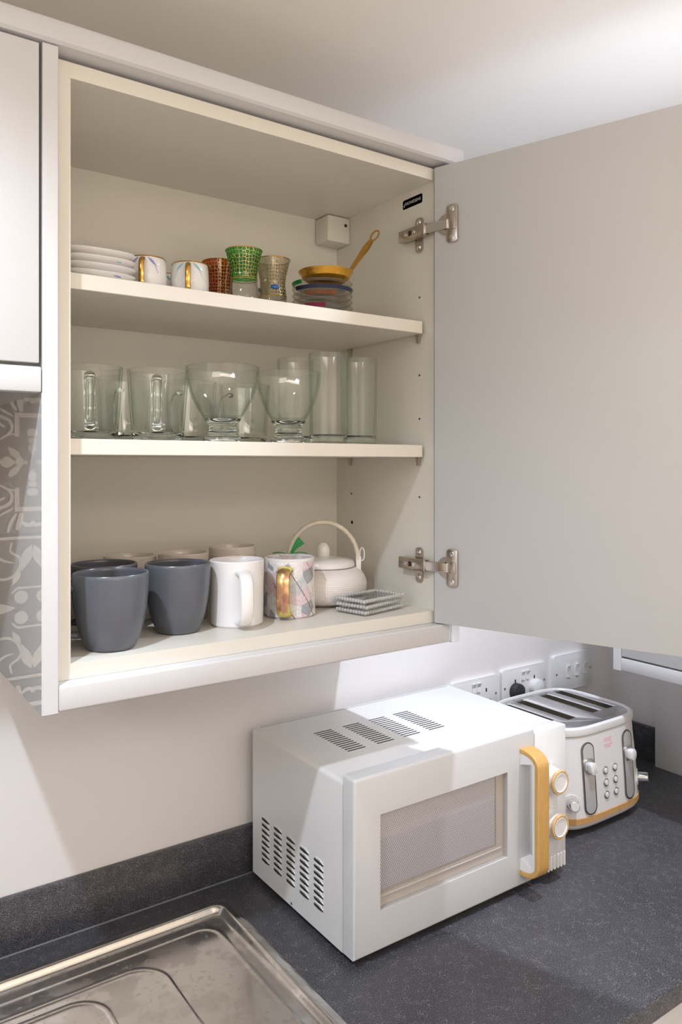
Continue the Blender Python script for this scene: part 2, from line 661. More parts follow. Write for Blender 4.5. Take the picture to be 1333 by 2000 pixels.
#SETTING
solo('wall_back', B(-2.2, RIGHT + 0.1, WALL, WALL + 0.1, -ZO, CEIL + 0.05), M['wall'], (0, WALL, -ZO), kind='structure')
solo('wall_right', B(RIGHT, RIGHT + 0.1, -2.4, WALL, -ZO, CEIL + 0.05), M['wall'], (RIGHT, 0, -ZO), kind='structure')
solo('wall_left', B(-2.2, -2.1, -2.4, WALL, -ZO, CEIL + 0.05), M['wall'], (-2.2, 0, -ZO), kind='structure')
solo('wall_rear', B(-2.1, RIGHT, -2.4, -2.3, -ZO, CEIL + 0.05), M['wall'], (0, -2.4, -ZO), kind='structure')
solo('floor', B(-2.2, RIGHT + 0.1, -2.4, WALL + 0.1, -ZO - 0.1, -ZO), M['floor'], (0, 0, -ZO), kind='structure')
solo('ceiling', B(-2.2, RIGHT + 0.1, -2.4, WALL + 0.1, CEIL, CEIL + 0.1), M['ceiling'], (0, 0, CEIL), kind='structure')
solo('trim_1', B(1.655, RIGHT, 0.45, 1.065, ZW, -0.405, bev=0.002), M['panelgrey'], (1.66, 0.8, ZW), kind='structure')

# ---- patterned tiles on the wall left of the open cabinet (seen mirrored in its glossy end panel)
U_ = 0.0000875


def ribbon2(bm, pts, widths, k):
    """flat inlay in local x, z; k lifts each stroke a hair so that crossings stay clean"""
    n_ = len(pts)
    L_, R_ = [], []
    for i in range(n_):
        a = Vector(pts[max(i - 1, 0)]); b_ = Vector(pts[min(i + 1, n_ - 1)])
        d_ = (b_ - a).normalized()
        nn = Vector((-d_.y, d_.x)) * widths[i] / 2
        p = Vector(pts[i])
        L_.append(bm.verts.new((p.x + nn.x, -0.00005 * k, p.y + nn.y)))
        R_.append(bm.verts.new((p.x - nn.x, -0.00005 * k, p.y - nn.y)))
    for i in range(n_ - 1):
        bm.faces.new((L_[i], L_[i + 1], R_[i + 1], R_[i]))


def smooth(pts, m_=5):
    out = []
    for i in range(len(pts) - 1):
        p0, p1, p2, p3 = pts[max(i - 1, 0)], pts[i], pts[i + 1], pts[min(i + 2, len(pts) - 1)]
        for j in range(m_):
            t = j / m_
            out.append(tuple(0.5 * (2 * p1[k] + (p2[k] - p0[k]) * t + (2 * p0[k] - 5 * p1[k] + 4 * p2[k] - p3[k]) * t * t + (3 * p1[k] - p0[k] - 3 * p2[k] + p3[k]) * t ** 3) for k in (0, 1)))
    return out + [pts[-1]]


TILE_A = [  # ('s' stroke | 'p' petal | 'c' disc, points, width)
    ('p', [(250, 0), (530, 0)], 190), ('p', [(150, 20), (390, 250)], 120), ('c', (205, 0), 75), ('c', (105, 0), 34), ('c', (20, 505), 70), ('c', (20, 370), 48),
    ('p', [(0, 110), (20, 330)], 120), ('k', [(0, 795), (250, 795), (250, 470)], 78), ('s', [(250, 480), (400, 455), (520, 380)], 40),
    ('s', [(620, 930), (450, 850), (310, 770)], 42), ('s', [(400, 1180), (340, 1000), (260, 870)], 62), ('s', [(700, 760), (560, 770), (380, 700), (330, 560), (400, 465)], 62),
    ('s', [(640, 560), (560, 650), (500, 620), (440, 590)], 50), ('s', [(250, 1150), (210, 1000), (180, 850)], 90), ('s', [(180, 1010), (110, 1060), (30, 1060), (0, 1000)], 70),
    ('s', [(640, 1100), (800, 960), (960, 1000), (1010, 1130), (900, 1150)], 70), ('s', [(700, 300), (860, 380), (960, 300), (920, 180), (820, 200)], 60),
    ('p', [(1180, 1180), (860, 620)], 150), ('s', [(1190, 500), (1080, 300), (1100, 0)], 60), ('c', (1000, 0), 60)]
TILE_B = [
    ('c', (180, 175), 112), ('p', [(250, 0), (720, 0)], 170), ('s', [(760, 640), (620, 560), (520, 500), (380, 500), (250, 590), (190, 720), (210, 850), (350, 950), (330, 1100)], 52),
    ('s', [(560, 1036), (545, 880), (440, 796), (310, 766)], 46), ('s', [(740, 816), (600, 796), (530, 710), (590, 660)], 42), ('p', [(190, 600), (20, 1050)], 170),
    ('p', [(330, 380), (200, 620)], 110), ('s', [(0, 330), (120, 330), (240, 330), (330, 250)], 46), ('s', [(760, 640), (900, 760), (1040, 700), (1060, 560), (960, 520)], 60),
    ('p', [(1170, 1170), (780, 1000)], 140), ('p', [(1170, 1170), (1000, 780)], 140), ('s', [(760, 220), (900, 330), (1050, 260), (1100, 80)], 60), ('c', (930, 60), 70),
    ('k', [(0, 1185), (1190, 1185), (1190, 0)], 62)]
TS = 0.215


def motif_bm(spec):
    bm = bmesh.new()
    k = 0
    for kind, pts, wd in spec:
        for sx_ in (-1, 1):
            for sz_ in (-1, 1):
                k += 1
                q = lambda p: (sx_ * p[0] * U_, sz_ * p[1] * U_)
                if kind == 'c':
                    c_ = q(pts)
                    bm.faces.new([bm.verts.new((c_[0] + x_, -0.00005 * k, c_[1] + y_)) for x_, y_ in disc(20, wd * U_)])
                elif kind == 'k':
                    P_k = [q(p) for p in pts]
                    for a_, b_ in zip(P_k[:-1], P_k[1:]):
                        h_ = wd * U_ / 2
                        xa, xb = sorted((a_[0], b_[0])); za, zb = sorted((a_[1], b_[1]))
                        bm.faces.new([bm.verts.new((x_, -0.00005 * k, z_)) for x_, z_ in ((xa - h_, za - h_), (xb + h_, za - h_), (xb + h_, zb + h_), (xa - h_, zb + h_))])
                        k += 1
                elif kind == 'p':
                    a_, b_ = Vector(q(pts[0])), Vector(q(pts[1]))
                    P_k = [tuple(a_ + (b_ - a_) * i / 12) for i in range(13)]
                    ribbon2(bm, P_k, [wd * U_ * max(0.03, sin(pi * (i / 12) ** 1.25)) for i in range(13)], k)
                else:
                    P_k = smooth([q(p) for p in pts])
                    m_ = len(P_k) - 1
                    ribbon2(bm, P_k, [wd * U_ * (0.35 + 0.65 * sin(pi * (0.12 + 0.76 * i / m_))) for i in range(m_ + 1)], k)
    return bm


splash = thing('splashback', (-0.2, WALL, -0.25), 'patterned taupe and cream wall tiles left of the open cabinet, mirrored in its glossy end', 'wall tiles')
part('grout_bed', B(-0.81, 0.2165, WALL - 0.004, WALL - 0.0004, -0.6365, 0.109), M['grout'], splash)
yt = WALL - 0.008
cache = {}
for ci in range(5):
    for ri in range(4):
        x1_ = 0.2660 - ci * TS
        z1_ = 0.110 - ri * TS
        z0_ = max(z1_ - TS, -0.6365)
        cxx, czz = x1_ - TS / 2, z1_ - TS / 2
        kind = 'AB'[(ri + ci) % 2]
        key = (kind, ci == 0, ri == 3)
        if key in cache:
            tl, mt = cache[key]
            at = (cxx, yt, czz)
            a = shared('tile', tl, splash, at)
            m2 = bpy.data.objects.new('tile_motif', mt.data); COL.objects.link(m2); m2.parent = a; m2['kind'] = 'stuff'
            continue
        xr_ = min(x1_, 0.2165)
        tl = part('tile', B(x1_ - TS + 0.0012, xr_ - 0.0012, yt, WALL - 0.0035, z0_ + 0.0012, z1_ - 0.0012, bev=0.0008, seg=1), M['tile'], splash, at=(cxx, yt, czz))
        bm = motif_bm(TILE_A if kind == 'A' else TILE_B)
        for co, no in (((xr_ - 0.002 - cxx, 0, 0), (1, 0, 0)), ((0, 0, z0_ + 0.002 - czz), (0, 0, -1)), ((-TS / 2 + 0.002, 0, 0), (-1, 0, 0)), ((0, 0, TS / 2 - 0.002), (0, 0, 1))):
            bmesh.ops.bisect_plane(bm, geom=list(bm.verts) + list(bm.edges) + list(bm.faces), plane_co=co, plane_no=no, clear_outer=True)
        for v in bm.verts:
            v.co += Vector((cxx, yt - 0.0001, czz))
        mt = part('tile_motif', bm, M['motif'], tl, at=(cxx, yt, czz))
        mt['kind'] = 'stuff'
        cache[key] = (tl, mt)

# ---- worktop, upstands, base unit
WF = 0.602
bm = bmesh.new()
frame_with_hole(bm, -1.2, RIGHT - 0.001, WF, WALL - 0.001, -0.590, 0.560, 0.655, 1.142, frame_m((0, 0, ZW - 0.032), (1, 0, 0), (0, 1, 0)), 0.032)
bmesh.ops.bevel(bm, geom=[e for e in bm.edges if all(abs(v.co.y - WF) < 1e-5 for v in e.verts) and abs(e.verts[0].co.z - e.verts[1].co.z) < 1e-5], offset=0.003, segments=3, profile=0.5, affect='EDGES')
solo('worktop', bm, M['worktop'], (0.3, 0.9, ZW), 'dark anthracite speckled laminate worktop running along the wall under the cabinet', 'worktop')
b = bmesh.new()
tube(b, [(-1.19, WALL - 0.0145, ZW + 0.0012), (RIGHT - 0.02, WALL - 0.0145, ZW + 0.0012)], 0.0016, 8)
solo('sealant_bead', b, painted('clear_sealant', (0.16, 0.17, 0.19), 0.15), (0.3, WALL - 0.0145, ZW), 'thin glossy sealant line where the worktop meets the back upstand', 'sealant')
solo('upstand', B(-1.2, RIGHT - 0.013, WALL - 0.013, WALL - 0.0005, ZW, -0.637, bev=0.0015), M['worktop'], (0.3, 1.2, ZW),
     'long dark speckled upstand along the back wall behind the microwave', 'upstand')
solo('upstand', B(RIGHT - 0.013, RIGHT - 0.0005, 1.066, WALL - 0.0005, ZW, -0.637, bev=0.0015), M['worktop'], (1.68, 1.1, ZW),
     'short dark speckled upstand on the right wall beyond the toaster', 'upstand')
bu = thing('base_cabinet', (0.9, 0.9, -ZO), 'white base cabinet below the worktop edge, just showing at the bottom right corner', 'cabinet')
part('carcass', B(-1.15, RIGHT - 0.002, WF + 0.042, WALL - 0.002, -ZO + 0.10, ZW - 0.050), M['inside'], bu)
part('plinth', B(-1.15, RIGHT - 0.002, WF + 0.08, WF + 0.096, -ZO, -ZO + 0.0995), M['cabinet'], bu)
for i in range(4):
    x0 = -0.55 + i * 0.56
    d = part('door', B(x0, x0 + 0.554, WF + 0.022, WF + 0.0415, -ZO + 0.11, ZW - 0.038, bev=0.0015), M['cabinet'], bu, at=(x0, WF + 0.02, -ZO + 0.1))
#CABINET
# ---- the open wall cabinet
XL, XR = 0.255, 0.8245
YF, YB = 0.92, 1.194
ZT, ZB = 0.4535, -0.235
wc = thing('wall_cabinet', (0.54, 1.07, -0.2535), 'white open wall cabinet with three levels of cups, glasses and mugs', 'cabinet')
part('side_panel', B(XL - 0.0185, XL, YF, WALL - 0.002, -0.2535, 0.472), M['inside'], wc, at=(XL, YF, ZB))
sp_ = part('side_panel', B(XR, XR + 0.018, YF, WALL - 0.002, -0.2535, 0.472), M['inside'], wc, at=(XR, YF, ZB))
part('top_panel', B(XL, XR, YF, WALL - 0.002, ZT, 0.472), M['inside'], wc)
part('bottom_panel', B(XL, XR, YF, WALL - 0.002, -0.2535, ZB), M['inside'], wc)
part('back_panel', B(XL, XR, YB, WALL - 0.002, ZB, ZT), M['inside'], wc)
for zt in (0.2305, 0.0305):
    part('shelf', B(XL + 0.001, XR - 0.0065, 0.94, YB - 0.002, zt - 0.0195, zt, bev=0.0007, seg=1), M['inside'], wc, at=(0.54, 0.94, zt))
# end panels and rails
ep = part('end_panel', B(0.2184, 0.2360, 0.90, WALL - 0.002, -0.285, 0.476, bev=0.0008, seg=1), M['cabinet'], wc, at=(0.2184, 0.90, -0.285))
part('gloss_skin', B(0.2178, 0.2184, 0.901, WALL - 0.009, -0.2845, 0.0800), M['gloss'], ep, at=(0.2178, 0.90, -0.285), label='mirror-gloss white outer face')
part('end_panel', B(0.8440, 0.8620, 0.90, WALL - 0.002, -0.285, 0.476, bev=0.0008, seg=1), M['cabinet'], wc, at=(0.8440, 0.90, -0.285))
part('light_rail', B(0.2362, 0.8438, 0.90, 0.945, -0.284, -0.2538, bev=0.003, seg=3), M['cabinet'], wc, label='white rail along the bottom of the cabinet')
# right side details: shelf pins, holes, sticker
pins = None
for zt in (0.2305 - 0.0195, 0.0305 - 0.0195):
    for y_ in (0.9549, 1.148):
        b = bmesh.new()
        box(b, XR - 0.0062, XR, y_ - 0.006, y_ + 0.004, zt - 0.0028, zt - 0.0004, bev=0.0004, seg=1)
        prism(b, [(-0.004, 0), (0.004, 0), (0.0022, -0.013), (-0.0018, -0.013)], frame_m((XR - 0.005, y_, zt - 0.001), (0, -1, 0), (0, 0, 1)), -0.004, 0)
        if pins is None:
            pins = part('shelf_pin', b, M['nickel'], wc, at=(XR, y_, zt))
        else:
            b.free()
            shared('shelf_pin', pins, wc, (XR, y_, zt))
hole = None
for y_, z_, r_ in ((0.9549, 0.2726, 1), (0.9549, 0.1451, 1), (0.9549, 0.0738, 1), (0.9549, -0.0545, 1), (1.1459, -0.0547, 1), (1.1443, -0.1075, 1.9)):
    b = bmesh.new()
    prism(b, disc(14, 0.0017 * r_), frame_m((XR, y_, z_), (0, 1, 0), (0, 0, 1)), -0.0004)
    part('pin_hole', b, M['dark'], wc, at=(XR, y_, z_))
b = bmesh.new()
prism(b, rrect(0.050, 0.0155, 0.003, 4), frame_m((XR - 0.0001, 0.9728, 0.4345), (0, -1, 0), (0, 0, 1)), -0.0006)
for v in b.verts:
    v.co.x = XR - 0.0006 if v.co.x < XR - 0.0003 else XR
st = part('maker_sticker', b, M['sticker'], wc, at=(XR, 0.9728, 0.4345), label='dark grey sticker with silver lettering')


def text_mesh(txt, size, mtx, off, extrude=0.0002, bold=0.0):
    cu = bpy.data.curves.new('txt', 'FONT')
    cu.body = txt
    cu.size = size
    cu.extrude = extrude
    cu.offset = bold
    cu.align_x = 'CENTER'
    cu.align_y = 'CENTER'
    to = bpy.data.objects.new('txt', cu)
    COL.objects.link(to)
    dg = bpy.context.evaluated_depsgraph_get()
    me = bpy.data.meshes.new_from_object(to.evaluated_get(dg))
    bpy.data.objects.remove(to)
    me.transform(mtx)
    me.transform(Matrix.Translation(-Vector(off)))
    return me


def text_part(name, txt, size, mtx, mtl, parent, bold=0.0):
    me = text_mesh(txt, size, mtx, ORG[parent], bold=bold)
    me.name = name
    me.materials.clear()
    me.materials.append(mtl)
    o = bpy.data.objects.new(name, me)
    COL.objects.link(o)
    o.parent = parent
    ORG[o] = ORG[parent]
    return o


text_part('lettering', 'HOWDENS', 0.0075, frame_m((XR - 0.0008, 0.970, 0.4342), (0, -1, 0), (0, 0, 1)), M['sticker_text'], st, bold=0.0)
b = bmesh.new()
prism(b, [(0, -0.002), (0.003, -0.005), (0.006, 0.004), (0.003, -0.001)], frame_m((XR - 0.0008, 0.9955, 0.4345), (0, -1, 0), (0, 0, 1)), 0.0003)
part('tick_mark', b, M['sticker_text'], st)

# hanging bracket cover in the upper right back corner
b = B(0.775, 0.8243, 1.150, 1.1935, 0.405, 0.4525, bev=0.003)
hb = part('bracket_cover', b, M['inside'], wc, at=(0.80, 1.17, 0.41), label='cream plastic hanging bracket cover')
b = bmesh.new()
prism(b, disc(14, 0.003), frame_m((0.814, 1.1498, 0.438), (1, 0, 0), (0, 0, 1)), 0.0004)
part('screw_hole', b, M['dark'], hb)

# ---- the door, swung open
ANG = radians(18.85)
DV = Vector((sin(ANG), -cos(ANG), 0))
ON = Vector((cos(ANG), sin(ANG), 0))      # outward (away from the cabinet opening)
S0 = Vector((0.8185, 0.9125, 0))
dm = Matrix.Identity(4)
for i in range(3):
    dm[i][0] = DV[i]; dm[i][1] = ON[i]; dm[i][2] = (0, 0, 1)[i]; dm[i][3] = S0[i]
b = bmesh.new()
box(b, 0, 0.597, 0, 0.018, -0.2525, 0.4705, bev=0.0012, seg=2, mtx=dm)
door = part('door', b, M['door_skin'], wc, at=(S0.x, S0.y, -0.2525), label='open warm grey-white cabinet door seen from its inner face')

# hinges
for zc, lbl in ((0.376, 'upper'), (-0.163, 'lower')):
    h_o = (XR, 0.95, zc)
    # mounting plate on the side panel
    b = bmesh.new()
    prism(b, rrect(0.017, 0.056, 0.006, 5), frame_m((XR, 0.9535, zc - 0.002), (0, 0, -1), (0, 1, 0)) @ Matrix.Rotation(pi / 2, 4, 'Z'), -0.003)
    box(b, XR - 0.009, XR, 0.945, 0.972, zc - 0.0085, zc + 0.0085, bev=0.001)
    hg = part('hinge', b, M['nickel'], wc, at=h_o, label='nickel-plated concealed hinge near the %s end of the door' % lbl)
    for dz in (0.019, -0.022):
        b = bmesh.new()
        lathe(b, [(0, 0.0022), (0.0028, 0.002), (0.0042, 0.001), (0.0052, 0.0004), (0.0052, 0)], seg=16)
        bmesh.ops.transform(b, matrix=frame_m((XR - 0.003, 0.9535, zc + dz), (0, 0, 1), (0, 1, 0)), verts=list(b.verts))
        part('screw', b, M['chrome'], hg, at=(XR, 0.9535, zc + dz))
    # arm body: U channel over the plate
    b = bmesh.new()
    box(b, XR - 0.0165, XR - 0.0035, 0.926, 0.990, zc - 0.0095, zc + 0.0095, bev=0.0018, seg=2)
    part('hinge_arm', b, M['nickel'], hg, at=(XR, 0.95, zc))
    b = bmesh.new()
    box(b, XR - 0.0169, XR - 0.0160, 0.9565, 0.9635, zc - 0.004, zc + 0.004)
    part('adjuster_slot', b, M['dark'], hg, at=(XR, 0.96, zc))
    for yy in (0.950, 0.971):
        b = bmesh.new()
        prism(b, disc(14, 0.0032), frame_m((XR - 0.0166, yy, zc), (0, 1, 0), (0, 0, 1)), -0.0006)
        prism(b, [(-0.0024, -0.0006), (0.0024, -0.0006), (0.0024, 0.0006), (-0.0024, 0.0006)], frame_m((XR - 0.0171, yy, zc), (0, 1, 0.4), (0, -0.4, 1)), -0.0003)
        part('screw', b, M['chrome'], hg, at=(XR, yy, zc))
    # link from the arm to the cup
    p1 = Vector((XR - 0.0115, 0.929, zc))
    p2 = S0 + DV * 0.026 - ON * 0.0035 + Vector((0, 0, zc))
    xl = (p2 - p1).normalized()
    b = bmesh.new()
    L_ = (p2 - p1).length
    box(b, 0, L_, -0.0016, 0.0016, -0.0075, 0.0075, bev=0.0008, seg=1, mtx=frame_m(p1, xl, Vector((0, 0, 1)).cross(xl)))
    box(b, 0.004, L_, 0.002, 0.0045, -0.0065, 0.0065, bev=0.0008, seg=1, mtx=frame_m(p1, xl, Vector((0, 0, 1)).cross(xl)))
    part('link', b, M['chrome'], hg, at=p1)
    # cup and flange on the door
    cupm = frame_m(S0 + DV * 0.0235 + Vector((0, 0, zc)), DV, (0, 0, 1))   # local z = DV x Z
    sgn = 1 if cupm.to_3x3().col[2].dot(-ON) > 0 else -1
    b = bmesh.new()
    prism(b, disc(36, 0.0172), cupm, 0.0014 * sgn, 0.0)
    cup = part('hinge_cup', b, M['nickel'], hg, at=S0 + DV * 0.0235 + Vector((0, 0, zc)))
    b = bmesh.new()
    prism(b, [(-0.004, -0.0085), (0.0105, -0.0085), (0.0105, 0.0085), (-0.004, 0.0085)], cupm, 0.0018 * sgn, 0)
    part('cup_well', b, M['dark'], hg, at=ORG[cup])
    b = bmesh.new()
    prism(b, rrect(0.0195, 0.0590, 0.005, 5, 0.0095, 0), cupm, 0.0028 * sgn, 0.0008)
    prism(b, rrect(0.011, 0.020, 0.003, 4, 0.011, 0), cupm, 0.0050 * sgn, 0.001)
    part('cup_flange', b, M['nickel'], hg, at=ORG[cup])
    for dz in (0.0225, -0.0225):
        b = bmesh.new()
        prism(b, disc(18, 0.0042, 0.0095, dz), cupm, 0.0036 * sgn, 0.0006)
        prism(b, [(0.0069, dz - 0.0006), (0.0121, dz - 0.0006), (0.0121, dz + 0.0006), (0.0069, dz + 0.0006)], cupm, 0.0039 * sgn, 0)
        part('screw', b, M['chrome'], hg, at=ORG[cup])

# ---- cornice over all units
b = bmesh.new()
prof = [(0.930, 0.477), (0.898, 0.477), (0.894, 0.480), (0.893, 0.4985), (0.896, 0.5035), (0.930, 0.5035)]
prism(b, [(y, z) for y, z in prof], frame_m((-0.75, 0, 0), (0, 1, 0), (0, 0, 1)), 0.862 + 0.75 + 0.002)
box(b, 0.8442, 0.864, 0.9305, WALL - 0.002, 0.477, 0.5035)
solo('cornice', b, M['cabinet'], (0.1, 0.9, 0.477), 'white cornice rail running along the top of the wall cabinets', 'cornice')
solo('cabinet_top_board', B(-0.75, 0.8438, 0.931, WALL - 0.002, 0.4765, 0.484), M['inside'], (0.1, 1.0, 0.477), 'white board closing the top of the wall cabinets, under the ceiling', 'board')

# ---- bridging cabinet at the left
bc = thing('wall_cabinet', (-0.1, 1.05, 0.08), 'short white wall cabinet with closed door at the left edge, higher than the open one', 'cabinet')
part('carcass', B(-0.58, 0.2170, 0.92, WALL - 0.002, 0.13, 0.472), M['inside'], bc)
part('door', B(-0.18, 0.2150, 0.90, 0.918, 0.1135, 0.4735, bev=0.0012), M['cabinet'], bc, at=(0.0, 0.90, 0.1135))
part('door', B(-0.58, -0.183, 0.90, 0.918, 0.1135, 0.4735, bev=0.0012), M['cabinet'], bc, at=(-0.4, 0.90, 0.1135))
part('light_rail', B(-0.58, 0.2176, 0.90, 0.920, 0.0806, 0.1095, bev=0.002), M['cabinet'], bc)

# ---- unit on the right wall
FX = 1.336
ru = thing('wall_cabinet', (1.5, 0.6, -0.405), 'white wall cabinet on the right wall, only its lower edge showing below the open door', 'cabinet')
part('carcass', B(FX + 0.021, RIGHT - 0.002, -0.2, 0.934, -0.385, 0.47), M['inside'], ru)
part('end_panel', B(FX, RIGHT - 0.002, 0.9350, 0.9525, -0.4145, 0.47, bev=0.001, seg=1), M['cabinet'], ru)
part('light_rail', B(FX, FX + 0.020, -0.2, 0.9345, -0.4120, -0.3880, bev=0.001), M['cabinet'], ru)
part('door', B(FX + 0.001, FX + 0.019, 0.34, 0.9335, -0.3845, 0.46, bev=0.001), M['cabinet'], ru, at=(FX, 0.6, -0.3845))
part('door', B(FX + 0.001, FX + 0.019, -0.2, 0.337, -0.3845, 0.46, bev=0.001), M['cabinet'], ru, at=(FX, 0.1, -0.3845))
#MUGS
# ================================================================ crockery
Z3, Z2, Z1 = 0.2305, 0.0305, -0.235


def handle_pts(r, z0, z1, out, n_=14, sink=0.002):
    """D-shaped handle in the local +x direction, from height z0 to z1"""
    pts = []
    zc, hz = (z0 + z1) / 2, (z1 - z0) / 2
    for i in range(n_ + 1):
        a = pi / 2 - pi * i / n_
        ex = abs(cos(a)) ** 0.65
        ez = (1 if sin(a) > 0 else -1) * abs(sin(a)) ** 0.8
        pts.append((r - sink + out * ex, 0, zc + hz * ez))
    return pts


def mug(name, xy, z, rt, rb, h, mtl, hdir, label, group, shape='cyl', hm=None, t=0.0035, cat='mug', hout=0.026, hr=0.0055, hz=(0.2, 0.82), wide=1.15):
    """rt/rb top and base radius; hdir handle direction (radians)"""
    o = thing(name, (xy[0], xy[1], z), label, cat, group)
    b = bmesh.new()
    if shape == 'tulip':
        pr = [(0, 0.001), (rb * 0.86, 0.0), (rb, 0.0015)]
        TUL = [(0, 0.62), (0.05, 0.685), (0.12, 0.755), (0.2, 0.815), (0.3, 0.868), (0.42, 0.912), (0.55, 0.948), (0.7, 0.975), (0.85, 0.992), (0.95, 1.0)]
        rb_ = pr[-1][0]
        for f, k_ in TUL[1:]:
            pr.append((rt * k_, 0.0015 + (h - 0.0015) * f))
    else:
        pr = [(0, 0.001), (rb - 0.003, 0.0), (rb, 0.003)]
        for i in range(1, 8):
            f = i / 8
            pr.append((rb + (rt - rb) * f, 0.003 + (h - 0.003) * f))
    pr += [(rt, h - 0.0015), (rt - t * 0.3, h), (rt - t * 0.7, h), (rt - t, h - 0.0015)]
    inner = [(max(r - t, 0.002), zz_) for r, zz_ in pr[3:-4]][::-1]
    pr += [p for p in inner if p[1] > 0.008] + [(rb - t - 0.004, 0.006), (0, 0.006)]
    lathe(b, pr, (xy[0], xy[1], z), 56)
    part('body', b, mtl, o)
    b = bmesh.new()
    R_ = Matrix.Translation((xy[0], xy[1], z)) @ Matrix.Rotation(hdir, 4, 'Z')
    za, zb = hz[0] * h, hz[1] * h
    rr = rt if shape == 'cyl' else (rb + rt) / 2 + 0.004
    pts = handle_pts(rr, za, zb, hout)
    n_ = len(pts)
    tube(b, [R_ @ Vector(p) for p in pts], [hr * (1.25 if i in (0, n_ - 1) else 1.0) for i in range(n_)], 12, (0.75, wide), up=R_.to_3x3() @ Vector((0, 1, 0)))
    part('handle', b, hm or mtl, o, label='gold lustre handle' if hm else None)
    return o


CAMD = math.atan2(-0.82, -0.573)      # towards the room's front left, where the viewer stands
G = 'dark grey mugs on the bottom shelf'
mug('mug', (0.3202, 0.9725), Z1, 0.0475, 0.030, 0.0965, M['ceramic_grey'], radians(168), 'dark grey tapered mug in front at the left end of the bottom shelf', G, 'tulip')
mug('mug', (0.4290, 1.0146), Z1, 0.0455, 0.030, 0.0965, M['ceramic_grey'], radians(60), 'dark grey tapered mug just left of the tall white mug', G, 'tulip')
mug('mug', (0.3412, 1.0669), Z1, 0.0455, 0.030, 0.0965, M['ceramic_grey'], radians(185), 'dark grey tapered mug hidden behind the front left grey mug', G, 'tulip', hout=0.022)
mug('mug', (0.5203, 1.0123), Z1, 0.0400, 0.0385, 0.0950, M['ceramic_white'], radians(-105), 'glossy white straight-sided mug with its handle to the front', 'plain mugs on the bottom shelf', hz=(0.10, 0.84), hout=0.030, hr=0.0062, wide=1.5)
G = 'plain mugs on the bottom shelf'
mug('mug', (0.404, 1.138), Z1, 0.0390, 0.036, 0.0965, M['ceramic_cream'], radians(80), 'cream mug at the back, rim showing above the rear grey mug', G, hout=0.008)
mug('mug', (0.4745, 1.1000), Z1, 0.0385, 0.036, 0.1000, M['ceramic_cream'], radians(90), 'cream mug at the back, behind and between the grey and white mugs', G)
cm = mug('mug', (0.5600, 1.1050), Z1, 0.0375, 0.036, 0.1045, M['ceramic_cream'], radians(80), 'tall cream mug with ridged rim at the back behind the white mug', G)
b = bmesh.new()
for zz in (0.084, 0.0875, 0.091):
    lathe(b, [(0.0374, zz), (0.0381, zz + 0.0008), (0.0374, zz + 0.0016)], (0.5600, 1.1050, Z1), 48)
part('rim_ridges', b, M['ceramic_cream'], cm)
mm_ = mug('mug', (0.6194, 1.0266), Z1, 0.0385, 0.0405, 0.0895, M['marble'], radians(-131), 'white mug with pink and grey marbled facets and a gold handle', 'patterned mugs', hm=M['worn_gold'], hz=(0.08, 0.84), hout=0.022, hr=0.0065, wide=1.6)
b = bmesh.new()
lathe(b, [(0.0386, 0.0855), (0.0388, 0.0862), (0.0388, 0.090), (0.037, 0.0905), (0.0355, 0.0895), (0.0356, 0.075)], (0.6194, 1.0266, Z1), 56)
part('rim', b, M['ceramic_white'], mm_, label='plain white rim')
b = bmesh.new()
lathe(b, [(0.0350, 0.075), (0.0352, 0.012), (0.030, 0.0075), (0.0, 0.0075)], (0.6194, 1.0266, Z1), 56)
part('lining', b, M['ceramic_white'], mm_, label='plain white inside')

# green ribbon lying over the back of the marbled mug
b = bmesh.new()
c0 = Vector((0.6410, 1.0600, Z1 + 0.0910))
rv = Vector((0.82, -0.573, 0))


def strip(b, pts, ws, nrm, t=0.0007):
    nrm = Vector(nrm).normalized()
    v_ = []
    for i, p in enumerate(pts):
        p = Vector(p)
        d_ = (Vector(pts[min(i + 1, len(pts) - 1)]) - Vector(pts[max(i - 1, 0)])).normalized()
        s_ = d_.cross(nrm).normalized() * ws[i] / 2
        v_.append([b.verts.new(p + s_ + nrm * t), b.verts.new(p - s_ + nrm * t), b.verts.new(p - s_ - nrm * t), b.verts.new(p + s_ - nrm * t)])
    for A, C in zip(v_[:-1], v_[1:]):
        for k in range(4):
            b.faces.new((A[k], A[(k + 1) % 4], C[(k + 1) % 4], C[k]))
    b.faces.new(v_[0][::-1]); b.faces.new(v_[-1])


n_ = 9
strip(b, [c0 + rv * (-0.028 + 0.056 * i / n_) + Vector((0, 0, 0.0015 * sin(i * 1.1))) for i in range(n_ + 1)], [0.007] * (n_ + 1), (0.1, 0.2, 1))
strip(b, [c0 + rv * (0.002 + 0.016 * t) + Vector((0, 0, 0.001 + 0.026 * t - 0.006 * t * t)) for t in [i / 6 for i in range(7)]],
      [0.004, 0.006, 0.008, 0.010, 0.0125, 0.014, 0.0145], (-0.573, -0.82, 0.25))
tube(b, [c0 + rv * 0.001, c0 + rv * 0.005 + Vector((0, 0, 0.003))], 0.0028, 8)
solo('ribbon', b, M['green'], tuple(c0), 'green satin ribbon standing up behind the marbled mug', 'ribbon')

